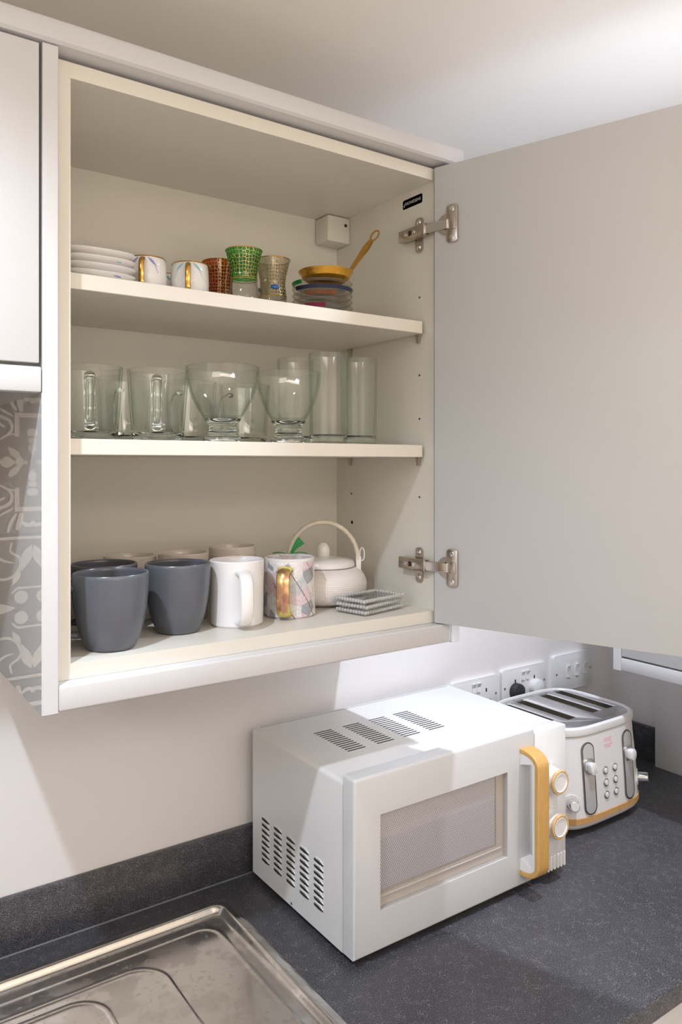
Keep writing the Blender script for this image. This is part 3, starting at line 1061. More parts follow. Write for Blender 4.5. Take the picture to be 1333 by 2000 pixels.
# ---- teapot
tp = (0.7200, 1.0830)
T = thing('teapot', (tp[0], tp[1], Z1), 'squat white ribbed ceramic teapot with a wrapped arched handle', 'teapot')
b = bmesh.new()
pr = [(0, 0.001), (0.044, 0), (0.047, 0.002)]
for i in range(1, 17):
    a = -1.05 + 2.15 * i / 16
    pr.append((0.0440 + 0.0300 * cos(a) ** 0.8 if cos(a) > 0 else 0.046, 0.031 + 0.0300 * sin(a)))
pr += [(0.055, 0.0605), (0.050, 0.061), (0.050, 0.058), (0.0, 0.058)]
lathe(b, pr, (tp[0], tp[1], Z1), 64)
part('body', b, M['teapot'], T)
b = bmesh.new()
lathe(b, [(0.0, 0.0618), (0.0515, 0.0616), (0.0535, 0.063), (0.0530, 0.069), (0.050, 0.0725), (0.030, 0.0765), (0.012, 0.079), (0, 0.079)], (tp[0], tp[1], Z1), 56)
lid = part('lid', b, M['ceramic_plate'], T, angle=50)
b = bmesh.new()
lathe(b, [(0, 0.078), (0.0105, 0.078), (0.0115, 0.082), (0.0118, 0.088), (0.0098, 0.095), (0.0060, 0.1005), (0.0, 0.1025)], (tp[0], tp[1], Z1), 28)
part('knob', b, M['ceramic_plate'], lid, angle=60)
for s_ in (-1, 1):
    b = bmesh.new()
    c_ = Vector((tp[0], tp[1], Z1)) + rv * s_ * 0.0600
    box(b, -0.0045, 0.0045, -0.003, 0.003, 0.052, 0.078, bev=0.0015, mtx=frame_m(c_, rv, (0.573, 0.82, 0)))
    part('lug', b, M['ceramic_plate'], T)
b = bmesh.new()
ring = [Vector((tp[0], tp[1], Z1 + 0.072)) + rv * (0.0590 * cos(a)) + Vector((0, 0, 0.0640 * sin(a))) for a in [pi * i / 40 for i in range(41)]]
tube(b, ring, [0.0036 + 0.0005 * (i % 2) for i in range(41)], 10, up=(0.573, 0.82, 0))
part('handle', b, M['cane'], T, angle=80, label='cream wrapped cane handle')
b = bmesh.new()
c_ = Vector((tp[0], tp[1], Z1 + 0.082)) + rv * 0.0660
tube(b, [c_ + rv * 0.004 * cos(a) + Vector((0, 0, 0.011 * sin(a))) for a in [2 * pi * i / 14 for i in range(14)]], 0.0011, 6, up=(0.573, 0.82, 0), closed=True)
part('wire_loop', b, M['ceramic_plate'], T)
b = bmesh.new()
sd = Vector((0.573, 0.82, 0))
sp0 = Vector((tp[0], tp[1], Z1 + 0.030)) + sd * 0.062
tube(b, [sp0, sp0 + sd * 0.012 + Vector((0, 0, 0.010)), sp0 + sd * 0.020 + Vector((0, 0, 0.024))], [0.011, 0.009, 0.0065], 14)
part('spout', b, M['ceramic_plate'], T)

# ---- beaded glass coasters, stacked
e1 = Vector((0.974, 0.225, 0)); e2 = Vector((-0.225, 0.974, 0))
cc = Vector((0.7405, 0.9815, 0)) + e1 * 0.003
bead_me = None
for k in range(3):
    z0 = Z1 + k * 0.0088
    rot = (0.0, 0.05, -0.03)[k]
    a1_ = Matrix.Rotation(rot, 3, 'Z') @ e1
    a2_ = Matrix.Rotation(rot, 3, 'Z') @ e2
    lb = ('lowest', 'middle', 'topmost')[k]
    o = thing('coaster', (cc.x, cc.y, z0), 'clear glass tray with beaded edge, %s of the stack of three by the teapot' % lb, 'coaster', 'beaded glass trays')
    b = bmesh.new()
    prism(b, rrect(0.092, 0.058, 0.004, 4), frame_m((cc.x, cc.y, z0 + 0.0003), a1_, a2_), 0.0032, 0.0006)
    part('plate', b, M['glass_clear'], o)
    b = bmesh.new()
    nx, ny = 17, 10
    spots = []
    for i in range(nx):
        for s_ in (-1, 1):
            spots.append((-0.046 + 0.092 * i / (nx - 1), s_ * 0.029))
    for j in range(1, ny):
        for s_ in (-1, 1):
            spots.append((s_ * 0.046, -0.029 + 0.058 * j / ny))
    for x_, y_ in spots:
        p = cc + a1_ * x_ + a2_ * y_
        t = bmesh.new()
        bmesh.ops.create_icosphere(t, subdivisions=2, radius=0.0031)
        bmesh.ops.translate(t, verts=list(t.verts), vec=(p.x, p.y, z0 + 0.0052))
        merge(b, t)
    be = part('beads', b, M['bead'], o)
    be['kind'] = 'stuff'

# ================================================================ middle shelf glassware
def glass_mug(xy, hd, label, full=True):
    o = thing('glass_mug', (xy[0], xy[1], Z2), label, 'glass mug', 'glass mugs on the middle shelf')
    h = 0.0955
    rt, rb = 0.0408, 0.0335
    b = bmesh.new()
    out = [(0, 0.0005), (rb - 0.003, 0.0003), (rb, 0.003)] + [(rb + (rt - rb) * (f / 8) ** 0.8, 0.003 + (h - 0.003) * f / 8) for f in range(1, 9)]
    inn = [(rt - 0.0026, h - 0.0005)] + [(rb - 0.003 + (rt - rb) * (f / 8) ** 0.8, 0.009 + (h - 0.009) * f / 8) for f in range(7, 0, -1)] + [(rb - 0.008, 0.0095), (0, 0.009)]
    lathe(b, out[3:] + [(rt - 0.0013, h + 0.0006)] + inn[:-2], (xy[0], xy[1], Z2), 48)
    part('body', b, M['glass'], o)
    b = bmesh.new()
    lathe(b, [(0, 0.0005), (rb - 0.003, 0.0003), (rb, 0.003), (rb + 0.0012, 0.011), (rb - 0.003, 0.0100), (rb - 0.012, 0.0075), (0, 0.0070)], (xy[0], xy[1], Z2), 48)
    part('base', b, M['glass_base'], o, label='thick greenish glass base')
    b = bmesh.new()
    R_ = Matrix.Translation((xy[0], xy[1], Z2)) @ Matrix.Rotation(hd, 4, 'Z')
    pts = handle_pts(rb + 0.0055, 0.016, 0.082, 0.024, 16, 0.001)
    tube(b, [R_ @ Vector(p) for p in pts], 0.0052, 12, (0.8, 1.25), up=R_.to_3x3() @ Vector((0, 1, 0)))
    part('handle', b, M['glass_base'], o)
    return o


glass_mug((0.3038, 1.0041), radians(-108), 'clear glass mug at the left end of the middle shelf, handle to the front')
glass_mug((0.3900, 0.9900), radians(-113), 'second clear glass mug from the left, handle turned to the front')
glass_mug((0.3851, 1.1095), radians(80), 'clear glass mug in the back row behind the second glass mug')
glass_mug((0.4870, 1.1050), radians(90), 'clear glass mug in the back row behind the left stemmed bowl')
glass_mug((0.5790, 1.0990), radians(100), 'clear glass mug in the back row between the two stemmed bowls')


def dessert_bowl(xy, rt, h, label):
    o = thing('dessert_bowl', (xy[0], xy[1], Z2), label, 'glass bowl', 'footed glass bowls on the middle shelf')
    b = bmesh.new()
    out = []
    for i in range(15):
        f = i / 14
        out.append((0.019 + (rt - 0.019) * sin(f * pi / 2) ** 0.85, 0.028 + (h - 0.028) * f ** 1.1))
    inn = [(r - 0.0022 if i > 1 else r - 0.004, z + (0.004 if i < 2 else 0.0)) for i, (r, z) in enumerate(out)][::-1]
    lathe(b, out + [(rt - 0.001, h + 0.0006)] + inn, (xy[0], xy[1], Z2), 56)
    part('bowl', b, M['glass'], o)
    b = bmesh.new()
    lathe(b, [(0, 0.001), (0.0255, 0.0004), (0.0270, 0.002), (0.0265, 0.006), (0.0215, 0.011), (0.0190, 0.018), (0.0195, 0.024), (0.024, 0.0295), (0.0265, 0.033),
              (0.0215, 0.0325), (0.012, 0.0305), (0, 0.030)], (xy[0], xy[1], Z2), 48)
    part('foot', b, M['glass_base'], o, label='thick greenish glass foot')
    return o


dessert_bowl((0.4850, 0.9875), 0.0520, 0.1065, 'left of the two clear footed glass bowls, the wider one')
dessert_bowl((0.5910, 0.9830), 0.0480, 0.1050, 'right of the two clear footed glass bowls, next to the tall tumblers')


def tumbler(xy, r, h, label):
    o = thing('tumbler', (xy[0], xy[1], Z2), label, 'glass', 'tall tumblers on the middle shelf')
    b = bmesh.new()
    lathe(b, [(r * 0.93, 0.006), (r * 0.95, 0.05), (r, h - 0.001), (r - 0.0008, h), (r - 0.0018, h - 0.001), (r * 0.95 - 0.002, 0.05), (r * 0.93 - 0.003, 0.014)], (xy[0], xy[1], Z2), 48)
    part('body', b, M['glass'], o)
    b = bmesh.new()
    lathe(b, [(0, 0.001), (r * 0.86, 0.0004), (r * 0.93, 0.003), (r * 0.94, 0.014), (r * 0.86, 0.012), (r * 0.5, 0.0095), (0, 0.009)], (xy[0], xy[1], Z2), 48)
    part('base', b, M['glass_base'], o, label='thick glass base')
    return o


tumbler((0.6593, 0.9760), 0.0315, 0.1392, 'tall clear tumbler in front, left of the two at the right end')
tumbler((0.7250, 0.9880), 0.0300, 0.1370, 'tall clear tumbler nearest the right side of the cabinet')
tumbler((0.6520, 1.0620), 0.0300, 0.1392, 'tall clear tumbler standing behind the right footed bowl')

# ================================================================ top shelf
for k in range(4):
    z0 = Z3 + k * 0.0094
    lb = ('bottom', 'second from the bottom', 'second from the top', 'top')[k]
    o = thing('saucer', (0.3080, 1.0100, z0), 'white rounded-square porcelain saucer, %s of the stack of four' % lb, 'saucer', 'white saucers on the top shelf')
    b = bmesh.new()
    lathe(b, [(0, 0.0005), (0.030, 0.0002), (0.0320, 0.0015), (0.0450, 0.0080), (0.0492, 0.0112), (0.0498, 0.0122), (0.0490, 0.0127), (0.0440, 0.0105), (0.0320, 0.0045), (0, 0.0035)],
          (0.3080, 1.0100, z0), 64, sq=3.6)
    pl = part('plate', b, M['ceramic_plate'], o, angle=50)
    b = bmesh.new()
    a_ = radians(-58 + (-8, 6, -3, 4)[k])
    tube(b, [(0.308 + 0.0455 * 1.07 * cos(a_ + t), 1.010 + 0.0455 * 1.07 * sin(a_ + t) * 1.0, z0 + 0.0088) for t in (-0.16, -0.08, 0, 0.08, 0.16)], [0.0003, 0.0010, 0.0012, 0.0010, 0.0003], 8, (1.6, 0.9))
    part('brush_mark', b, M[('violet', 'violet', 'teal', 'violet')[k]], o)


def espresso(xy, mk, hd, label, blooms=True):
    o = thing('espresso_cup', (xy[0], xy[1], Z3), label, 'cup', 'white espresso cups with gold handles')
    h, rt, rb = 0.0545, 0.0268, 0.0235
    b = bmesh.new()
    pr = [(0, 0.001), (rb - 0.006, 0), (rb - 0.003, 0.002), (rb + 0.003, 0.012), (rt + 0.0005, 0.028), (rt, 0.042), (rt - 0.0012, h - 0.001), (rt - 0.002, h), (rt - 0.003, h - 0.001),
          (rt - 0.0025, 0.030), (rb, 0.012), (rb - 0.006, 0.006), (0, 0.005)]
    lathe(b, pr, (xy[0], xy[1], Z3), 48)
    part('body', b, M['ceramic_plate'], o, angle=50)
    b = bmesh.new()
    lathe(b, [(rt - 0.0008, h - 0.0012), (rt - 0.0015, h + 0.0005), (rt - 0.003, h - 0.001)], (xy[0], xy[1], Z3), 48)
    part('gilt_rim', b, M['gold'], o)
    b = bmesh.new()
    R_ = Matrix.Translation((xy[0], xy[1], Z3)) @ Matrix.Rotation(hd, 4, 'Z')
    pts = handle_pts(rt - 0.002, 0.006, 0.050, 0.015, 14, 0.001)
    tube(b, [R_ @ Vector(p) for p in pts], 0.0033, 12, (0.6, 1.15), up=R_.to_3x3() @ Vector((0, 1, 0)))
    part('handle', b, M['gold'], o, label='flat gold handle')
    # painted sprigs: raised brush strokes lying on the glaze
    rr = rt + 0.0003
    for s_ in (-1, 1):
        b = bmesh.new()
        for (da, z_a, z_b, wd) in ((0.26, 0.052, 0.0425, 0.0015), (0.40, 0.0505, 0.040, 0.0009), (0.55, 0.044, 0.028, 0.0006)):
            pts = []
            for i in range(8):
                f = i / 7
                a = hd + s_ * (da + 0.32 * f)
                z_ = z_a + (z_b - z_a) * f
                rad = rr - (0.0009 * max(0, (z_ - 0.042) / 0.012))
                pts.append((xy[0] + rad * cos(a), xy[1] + rad * sin(a), Z3 + z_))
            tube(b, pts, [0.6 * wd * (0.25 + sin(pi * (i + 0.5) / 8)) for i in range(8)], 8, (1, 0.25), up=(cos(hd + s_ * da), sin(hd + s_ * da), 0))
        part('painted_sprig', b, M[mk], o)
    return o


espresso((0.3905, 1.0325), 'violet', radians(-122), 'white espresso cup with violet sprigs and a gold handle, beside the saucers')
espresso((0.4521, 1.0261), 'teal', radians(-118), 'white espresso cup with teal sprigs and a gold handle, left of the tea glasses')
espresso((0.4500, 1.1080), 'teal', radians(-132), 'white espresso cup half hidden behind the gap between the other two')


def tea_glass(xy, kind, label, body='tea_glass', extra=None):
    o = thing('tea_glass', (xy[0], xy[1], Z3), label, 'tea glass', 'gilt tea glasses on the top shelf')
    h = 0.0785
    prof = [(0.0195, 0.0), (0.0215, 0.003), (0.0222, 0.012), (0.0205, 0.026), (0.0190, 0.038), (0.0198, 0.050), (0.0225, 0.063), (0.0262, h)]
    # smooth the profile
    P2 = []
    for i in range(len(prof) - 1):
        p0 = prof[max(i - 1, 0)]; p1 = prof[i]; p2 = prof[i + 1]; p3 = prof[min(i + 2, len(prof) - 1)]
        for j in range(4):
            t = j / 4
            P2.append(tuple(0.5 * ((2 * p1[k]) + (-p0[k] + p2[k]) * t + (2 * p0[k] - 5 * p1[k] + 4 * p2[k] - p3[k]) * t * t + (-p0[k] + 3 * p1[k] - 3 * p2[k] + p3[k]) * t ** 3) for k in (0, 1)))
    P2.append(prof[-1])
    b = bmesh.new()
    inner = [(r - 0.0014, z) for r, z in P2 if z > 0.008][::-1]
    lathe(b, P2 + inner, (xy[0], xy[1], Z3), 48)
    part('body', b, M[body], o)
    b = bmesh.new()
    lathe(b, [(0, 0.0006), (0.0190, 0.0004), (0.0205, 0.0045), (0.0195, 0.0085), (0, 0.0075)], (xy[0], xy[1], Z3), 40)
    part('base', b, M['glass_base'], o)
    z0b, z1b = {'green': (0.036, h), 'orange': (0.014, h), 'clear': (0.022, h)}[kind]
    b = bmesh.new()
    lathe(b, [(r + 0.0003, z) for r, z in P2 if z0b <= z <= z1b], (xy[0], xy[1], Z3), 48)
    part('enamel_band', b, M['band_' + kind], o, label='%s enamel band with a gold lattice' % {'green': 'green', 'orange': 'orange', 'clear': 'clear'}[kind])
    b = bmesh.new()
    for zz in (z0b, h - 0.0004):
        r_ = min(P2, key=lambda p: abs(p[1] - zz))[0]
        tube(b, [(xy[0] + (r_ + 0.0004) * cos(a), xy[1] + (r_ + 0.0004) * sin(a), Z3 + zz) for a in [2 * pi * i / 48 for i in range(48)]], 0.0006, 6, closed=True)
    part('gilt_line', b, M['gold'], o)
    if extra:
        b = bmesh.new()
        r_ = 0.0212
        ca = math.atan2(-0.82, -0.573) + 0.25
        for da in (0.0, 2.1, 4.2):
            pts = [(xy[0] + r_ * cos(ca + da + t), xy[1] + r_ * sin(ca + da + t), Z3 + 0.034) for t in [-0.35 + 0.7 * i / 8 for i in range(9)]]
            tube(b, pts, [0.0008 + 0.0028 * sin(pi * (i + 0.2) / 9) for i in range(9)], 8, (0.35, 1))
        part('painted_drop', b, M[extra], o)
    return o


tea_glass((0.5204, 1.0700), 'orange', 'orange tea glass with gold lattice, partly behind the green one')
tea_glass((0.5212, 0.9920), 'green', 'waisted tea glass with green upper half and gold lattice, in front')
tea_glass((0.5810, 1.0127), 'clear', 'waisted clear tea glass with gold lattice and blue drops, right of the green one', extra='patch_azure')

# ---- stack of glass saucers, gilt dish, spoon
sc_xy = (0.6600, 0.9950)
cols = ['patch_magenta', None, 'patch_brown', 'patch_blue', 'patch_green']
nm = ['lowest, with a magenta patch', 'second from the bottom, clear', 'middle one, with a brown band', 'second from the top, with a dark blue band', 'topmost, with a green patch']
for k in range(5):
    z0 = Z3 + k * 0.0094
    o = thing('glass_saucer', (sc_xy[0], sc_xy[1], z0), 'glass saucer in stack of five, %s' % nm[k], 'saucer', 'glass saucers on the top shelf')
    b = bmesh.new()
    lathe(b, [(0, 0.0004), (0.030, 0.0002), (0.036, 0.0015), (0.0445, 0.0060), (0.0472, 0.0112), (0.0464, 0.0118), (0.0430, 0.0078), (0.034, 0.0040), (0, 0.0028)], (sc_xy[0], sc_xy[1], z0), 56)
    part('dish', b, M['saucer_glass'], o)
    if cols[k]:
        b = bmesh.new()
        span = {0: (-2.75, -2.05), 2: (-2.75, -1.7), 3: (-3.2, -0.4), 4: (-3.9, -2.9)}[k]
        seg = 24
        A, C = (0.0452, 0.0058), (0.0476, 0.0112)
        va = []
        for i in range(seg + 1):
            a = span[0] + (span[1] - span[0]) * i / seg
            va.append([b.verts.new((sc_xy[0] + (r + dr) * cos(a), sc_xy[1] + (r + dr) * sin(a), z0 + z)) for (r, z), dr in ((A, 0), (C, 0), (C, 0.0005), (A, 0.0005))])
        for P, Q in zip(va[:-1], va[1:]):
            for q in range(4):
                b.faces.new((P[q], P[(q + 1) % 4], Q[(q + 1) % 4], Q[q]))
        b.faces.new(va[0]); b.faces.new(va[-1][::-1])
        part('colour_patch', b, M[cols[k]], o)
gz = Z3 + 4 * 0.0094 + 0.0123
gd = (0.6650, 0.9930)
o = thing('gilt_dish', (gd[0], gd[1], gz), 'small amber gilt dish on top of the glass saucers', 'dish')
b = bmesh.new()
lathe(b, [(0, 0.0004), (0.025, 0.0002), (0.030, 0.003), (0.0375, 0.008), (0.0400, 0.0145), (0.0425, 0.0165), (0.0430, 0.0175), (0.0415, 0.0178), (0.0385, 0.0155), (0.0360, 0.0095), (0.028, 0.0045), (0, 0.0030)], (gd[0], gd[1], gz), 56)
part('bowl', b, M['amber'], o)
b = bmesh.new()
tube(b, [(gd[0] + 0.0425 * cos(a), gd[1] + 0.0425 * sin(a), gz + 0.0178) for a in [2 * pi * i / 48 for i in range(48)]], 0.0007, 6, closed=True)
part('gilt_rim', b, M['gold'], o)
# spoon leaning in the dish
p0 = Vector((0.690, 0.974, gz + 0.0105)); p1 = Vector((0.7905, 1.0230, 0.392))
dd = (p1 - p0)
o = thing('spoon', tuple(p0), 'gold spoon with a looped handle end leaning out of the gilt dish', 'spoon')
b = bmesh.new()
sidev = dd.normalized().cross(Vector((0.573, 0.82, 0))).normalized()
tube(b, [p0 + dd * t for t in (0, 0.15, 0.3, 0.5, 0.62, 0.76, 0.80)], [0.0028, 0.0027, 0.0032, 0.0040, 0.0048, 0.0036, 0.0028], 10, (1.25, 0.6), up=(0.573, 0.82, 0))
part('handle', b, M['gold'], o)
b = bmesh.new()
lc = p0 + dd * 0.90
tube(b, [lc + dd.normalized() * 0.0165 * cos(a) + sidev * 0.0050 * sin(a) for a in [2 * pi * i / 24 for i in range(24)]], 0.0016, 8, up=(0.573, 0.82, 0), closed=True)
part('handle_loop', b, M['gold'], o)
b = bmesh.new()
lathe(b, [(0, -0.0045), (0.006, -0.0035), (0.011, 0), (0.0105, 0.0004), (0.0055, -0.0028), (0, -0.0036)], (p0.x - 0.009, p0.y - 0.003, p0.z + 0.0008), 24)
part('spoon_bowl', b, M['gold'], o)
#MICROWAVE
# ================================================================ microwave
mx0, mx1, my0, my1, mz0, mz1 = 0.6374, 1.1010, 0.8794, 1.1800, -0.7085, -0.4600
MW = thing('microwave', ((mx0 + mx1) / 2, 1.03, ZW), 'white microwave oven with oak handle and two oak-ringed dials', 'microwave')
yd = my0 + 0.0275     # back of the door
t = bmesh.new()
bmesh.ops.create_cube(t, size=1)
for v in t.verts:
    v.co = Vector(((mx0 + mx1) / 2 + v.co.x * (mx1 - mx0), (yd + 0.0015 + my1) / 2 + v.co.y * (my1 - yd - 0.0015), (mz0 + mz1) / 2 + v.co.z * (mz1 - mz0)))
tope = [e for e in t.edges if abs(e.verts[0].co.z - mz1) < 1e-5 and abs(e.verts[1].co.z - mz1) < 1e-5 and abs(e.verts[0].co.x - e.verts[1].co.x) < 1e-5]
bmesh.ops.bevel(t, geom=tope, offset=0.007, segments=4, profile=0.5, affect='EDGES')
part('housing', t, M['steel_coat'], MW)
# slightly raised top plate line
part('top_seam', B(mx0 + 0.012, mx1 - 0.012, my1 - 0.006, my1 - 0.0045, mz1 + 0.0001, mz1 + 0.0005), M['ink'], MW)
K = 0.96
# door with window
dx1 = 1.0170
dz0, dz1 = mz0 + 0.001, mz1 + 0.0105
wx0, wx1, wz0, wz1 = 0.6845, 0.9510, -0.6500, -0.5095
b = bmesh.new()
frame_with_hole(b, mx0, dx1, dz0, dz1, wx0, wx1, wz0, wz1, frame_m((0, my0, 0), (1, 0, 0), (0, 0, 1)), -(yd - my0))
es = [e for e in b.edges if (all(abs(v.co.y - my0) < 1e-5 for v in e.verts) and not all(wx0 - 1e-4 < v.co.x < wx1 + 1e-4 and wz0 - 1e-4 < v.co.z < wz1 + 1e-4 for v in e.verts)
      and (abs(e.verts[0].co.x - e.verts[1].co.x) < 1e-5 or abs(e.verts[0].co.z - e.verts[1].co.z) < 1e-5))]
es += [e for e in b.edges if all(abs(v.co.x - mx0) < 1e-5 and abs(v.co.z - dz1) < 1e-5 for v in e.verts)]
bmesh.ops.bevel(b, geom=es, offset=0.0045, segments=4, profile=0.5, affect='EDGES')
mdoor = part('door', b, painted('satin_white_door', (0.64, 0.65, 0.665), 0.22, 5, 0.008), MW)
part('window_pane', B(wx0 - 0.001, wx1 + 0.001, my0 + 0.0015, my0 + 0.0030, wz0 - 0.001, wz1 + 0.001), M['pane'], mdoor)
part('window_backing', B(wx0 - 0.001, wx1 + 0.001, my0 + 0.0110, my0 + 0.0130, wz0 - 0.001, wz1 + 0.001), painted('window_surround', (0.60, 0.565, 0.535), 0.4), mdoor)
part('perforated_screen', B(wx0 + 0.0045, 0.9295, my0 + 0.0095, my0 + 0.0109, -0.6265, wz1 - 0.0040), M['screen'], mdoor, at=(0.8, my0 + 0.0095, -0.58))
b = bmesh.new()
frame_with_hole(b, wx0 + 0.0005, wx1 - 0.0005, wz0 + 0.0005, wz1 - 0.0005, wx0 + 0.003, 0.9330, -0.6310, wz1 - 0.003, frame_m((0, my0 + 0.0094, 0), (1, 0, 0), (0, 0, 1)), -0.0012)
part('screen_frame', b, painted('screen_frame_white', (0.66, 0.63, 0.60), 0.4), mdoor)
part('window_step', B(wx0 + 0.004, wx1 - 0.006, my0 + 0.0080, my0 + 0.0093, -0.6362, -0.6340, bev=0.0005, seg=1), M['plastic'], mdoor)
# control panel
part('control_panel', B(dx1 + 0.0025, mx1, my0 + 0.002, yd + 0.001, mz0 + 0.002, mz1 + 0.0005, bev=0.002), M['plastic'], MW)
for i in range(9):
    x_ = dx1 + 0.010 + i * 0.0085
    part('grip_rib', B(x_, x_ + 0.0045, my0 + 0.0012, my0 + 0.0025, mz0 + 0.0012, mz0 + 0.026, bev=0.0004, seg=1), M['plastic'], MW, at=(x_, my0, mz0))
# top vents 4 x 13
slot = None
for gx in (0.7105, 0.7700, 0.8270, 0.8830):
    gg = 0.0360
    for i in range(13):
        y_ = 0.9985 + i * (1.0965 - 0.9985) / 12
        at = (gx + gg / 2, y_, mz1)
        if slot is None:
            b = bmesh.new()
            prism(b, rrect(gg, 0.0030, 0.0014, 3), frame_m((at[0], at[1], mz1 - 0.0003), (1, 0, 0), (0, 1, 0)), 0.0005)
            slot = part('vent_slot', b, M['dark'], MW, at=at)  # dark plate on the top face, painting the slot's inner shade
        else:
            shared('vent_slot', slot, MW, at)
# side louvres: 5 columns x 8
lv = None
for j in range(5):
    ya = 1.1480 - j * 0.0408
    for i in range(8):
        z_ = -0.6045 - i * 0.0098
        at = (mx0, ya - 0.0135, z_)
        if lv is None:
            b = bmesh.new()
            out = [(-0.0130, 0.0018), (-0.0080, 0.0030), (0, 0.0034), (0.0090, 0.0026), (0.0130, 0.0006), (0.0125, -0.0012), (0.0, -0.0022), (-0.0120, -0.0012)]
            prism(b, out, frame_m((at[0] + 0.0003, at[1], at[2]), (0, -1, 0), (0, 0, 1)), 0.0007)
            for v in b.verts:
                v.co.x = mx0 - 0.0004 if v.co.x < mx0 + 0.00025 else mx0 + 0.0003
            lv = part('louvre_opening', b, M['dark'], MW, at=at)  # dark plate on the side, shade of the opening put into colour
            b = bmesh.new()
            prism(b, [(-0.0138, 0.0022), (-0.008, 0.0056), (0.004, 0.0060), (0.0136, 0.0022), (0.0130, 0.0010), (0.0, 0.0036), (-0.0132, 0.0018)], frame_m((at[0] + 0.0003, at[1], at[2]), (0, -1, 0), (0, 0, 1)), 0.0012)
            for v in b.verts:
                v.co.x = mx0 - 0.0014 if v.co.x < mx0 and v.co.z > at[2] + 0.002 else mx0 + 0.0003
            lh = part('louvre_hood', b, M['steel_coat'], MW, at=at)
        else:
            shared('louvre_opening', lv, MW, at)
            shared('louvre_hood', lh, MW, at)
b = bmesh.new()
prism(b, disc(12, 0.0022), frame_m((mx0 + 0.0002, 1.050, -0.7035), (0, -1, 0), (0, 0, 1)), 0.0006)
for v in b.verts:
    v.co.x = mx0 - 0.0006 if v.co.x < mx0 else mx0 + 0.0002
part('screw', b, M['nickel'], MW, at=(mx0, 1.05, -0.7035))
for x_ in (mx0 + 0.05, mx1 - 0.05):
    for y_ in (0.935, 1.14):
        b = bmesh.new()
        lathe(b, [(0, 0), (0.010, 0), (0.012, 0.0116), (0, 0.0116)], (x_, y_, ZW), 18)
        part('foot', b, M['rubber'], MW, at=(x_, y_, ZW))
# handle: oak bow lined with white plastic
hx = 0.9935
ph = []
zt_, zb_ = -0.4760, -0.6885
for i in range(9):
    a = pi / 2 * i / 8
    ph.append((my0 - 0.040 * sin(a) ** 0.8, zt_ - 0.024 * (1 - cos(a))))
mid = [(my0 - 0.0400, zt_ - 0.024 - (zt_ - zb_ - 0.048) * i / 8) for i in range(1, 8)]
lo = [(my0 - 0.040 * cos(pi / 2 * i / 8) ** 0.8, zb_ + 0.024 * (1 - sin(pi / 2 * i / 8))) for i in range(9)]
path = ph + mid + lo
hw = 0.0138


def bow(path, th, x0, x1, inset):
    b = bmesh.new()
    V_ = []
    for i, (y, z) in enumerate(path):
        a = Vector(path[max(i - 1, 0)]); c = Vector(path[min(i + 1, len(path) - 1)])
        d_ = (c - a).normalized()
        nn = Vector((-d_.y, d_.x))     # points away from / to the door
        if nn.x > 0:
            nn = -nn
        if abs(nn.x) < 0.2:
            nn = Vector((nn.x, abs(nn.y) if i < len(path) / 2 else -abs(nn.y)))
        A_ = Vector((y, z)) + nn * inset
        C_ = A_ - nn * th
        V_.append([b.verts.new((x0, A_.x, A_.y)), b.verts.new((x1, A_.x, A_.y)), b.verts.new((x1, C_.x, C_.y)), b.verts.new((x0, C_.x, C_.y))])
    for P, Q in zip(V_[:-1], V_[1:]):
        for k in range(4):
            b.faces.new((P[k], P[(k + 1) % 4], Q[(k + 1) % 4], Q[k]))
    b.faces.new(V_[0][::-1]); b.faces.new(V_[-1])
    bmesh.ops.recalc_face_normals(b, faces=b.faces)
    for v in b.verts:
        v.co.y = min(v.co.y, my0 + 0.0005)
    es = [e for e in b.edges if abs(e.verts[0].co.x - e.verts[1].co.x) < 1e-6 and len(e.link_faces) == 2]
    return b


hd_ = part('handle', bow(path, 0.0085, hx - hw, hx + hw, 0.0), M['wood'], mdoor, at=(hx, my0 - 0.03, -0.58), label='curved light oak handle')
hd_.modifiers.new('bevel', 'BEVEL').width = 0.0018
hd_.modifiers['bevel'].segments = 3
hd_.modifiers['bevel'].limit_method = 'ANGLE'
lin = part('handle_lining', bow(path, 0.005, hx - hw + 0.0012, hx + hw - 0.0012, -0.0087), M['plastic'], mdoor, at=(hx, my0 - 0.03, -0.58), label='white inner face of the handle')
# feet of the handle
for zc_, s_ in ((zt_ - 0.0155, 1), (zb_ + 0.0155, -1)):
    b = bmesh.new()
    prism(b, [(0.0, 0.004 * s_), (0.030, -0.003 * s_), (0.018, -0.007 * s_), (0.0, -0.012 * s_)], frame_m((hx - hw + 0.0015, my0 + 0.0003, zc_), (0, -1, 0), (0, 0, 1)), -(2 * hw - 0.003))
    part('handle_foot', b, M['plastic'], mdoor, at=(hx, my0, zc_))
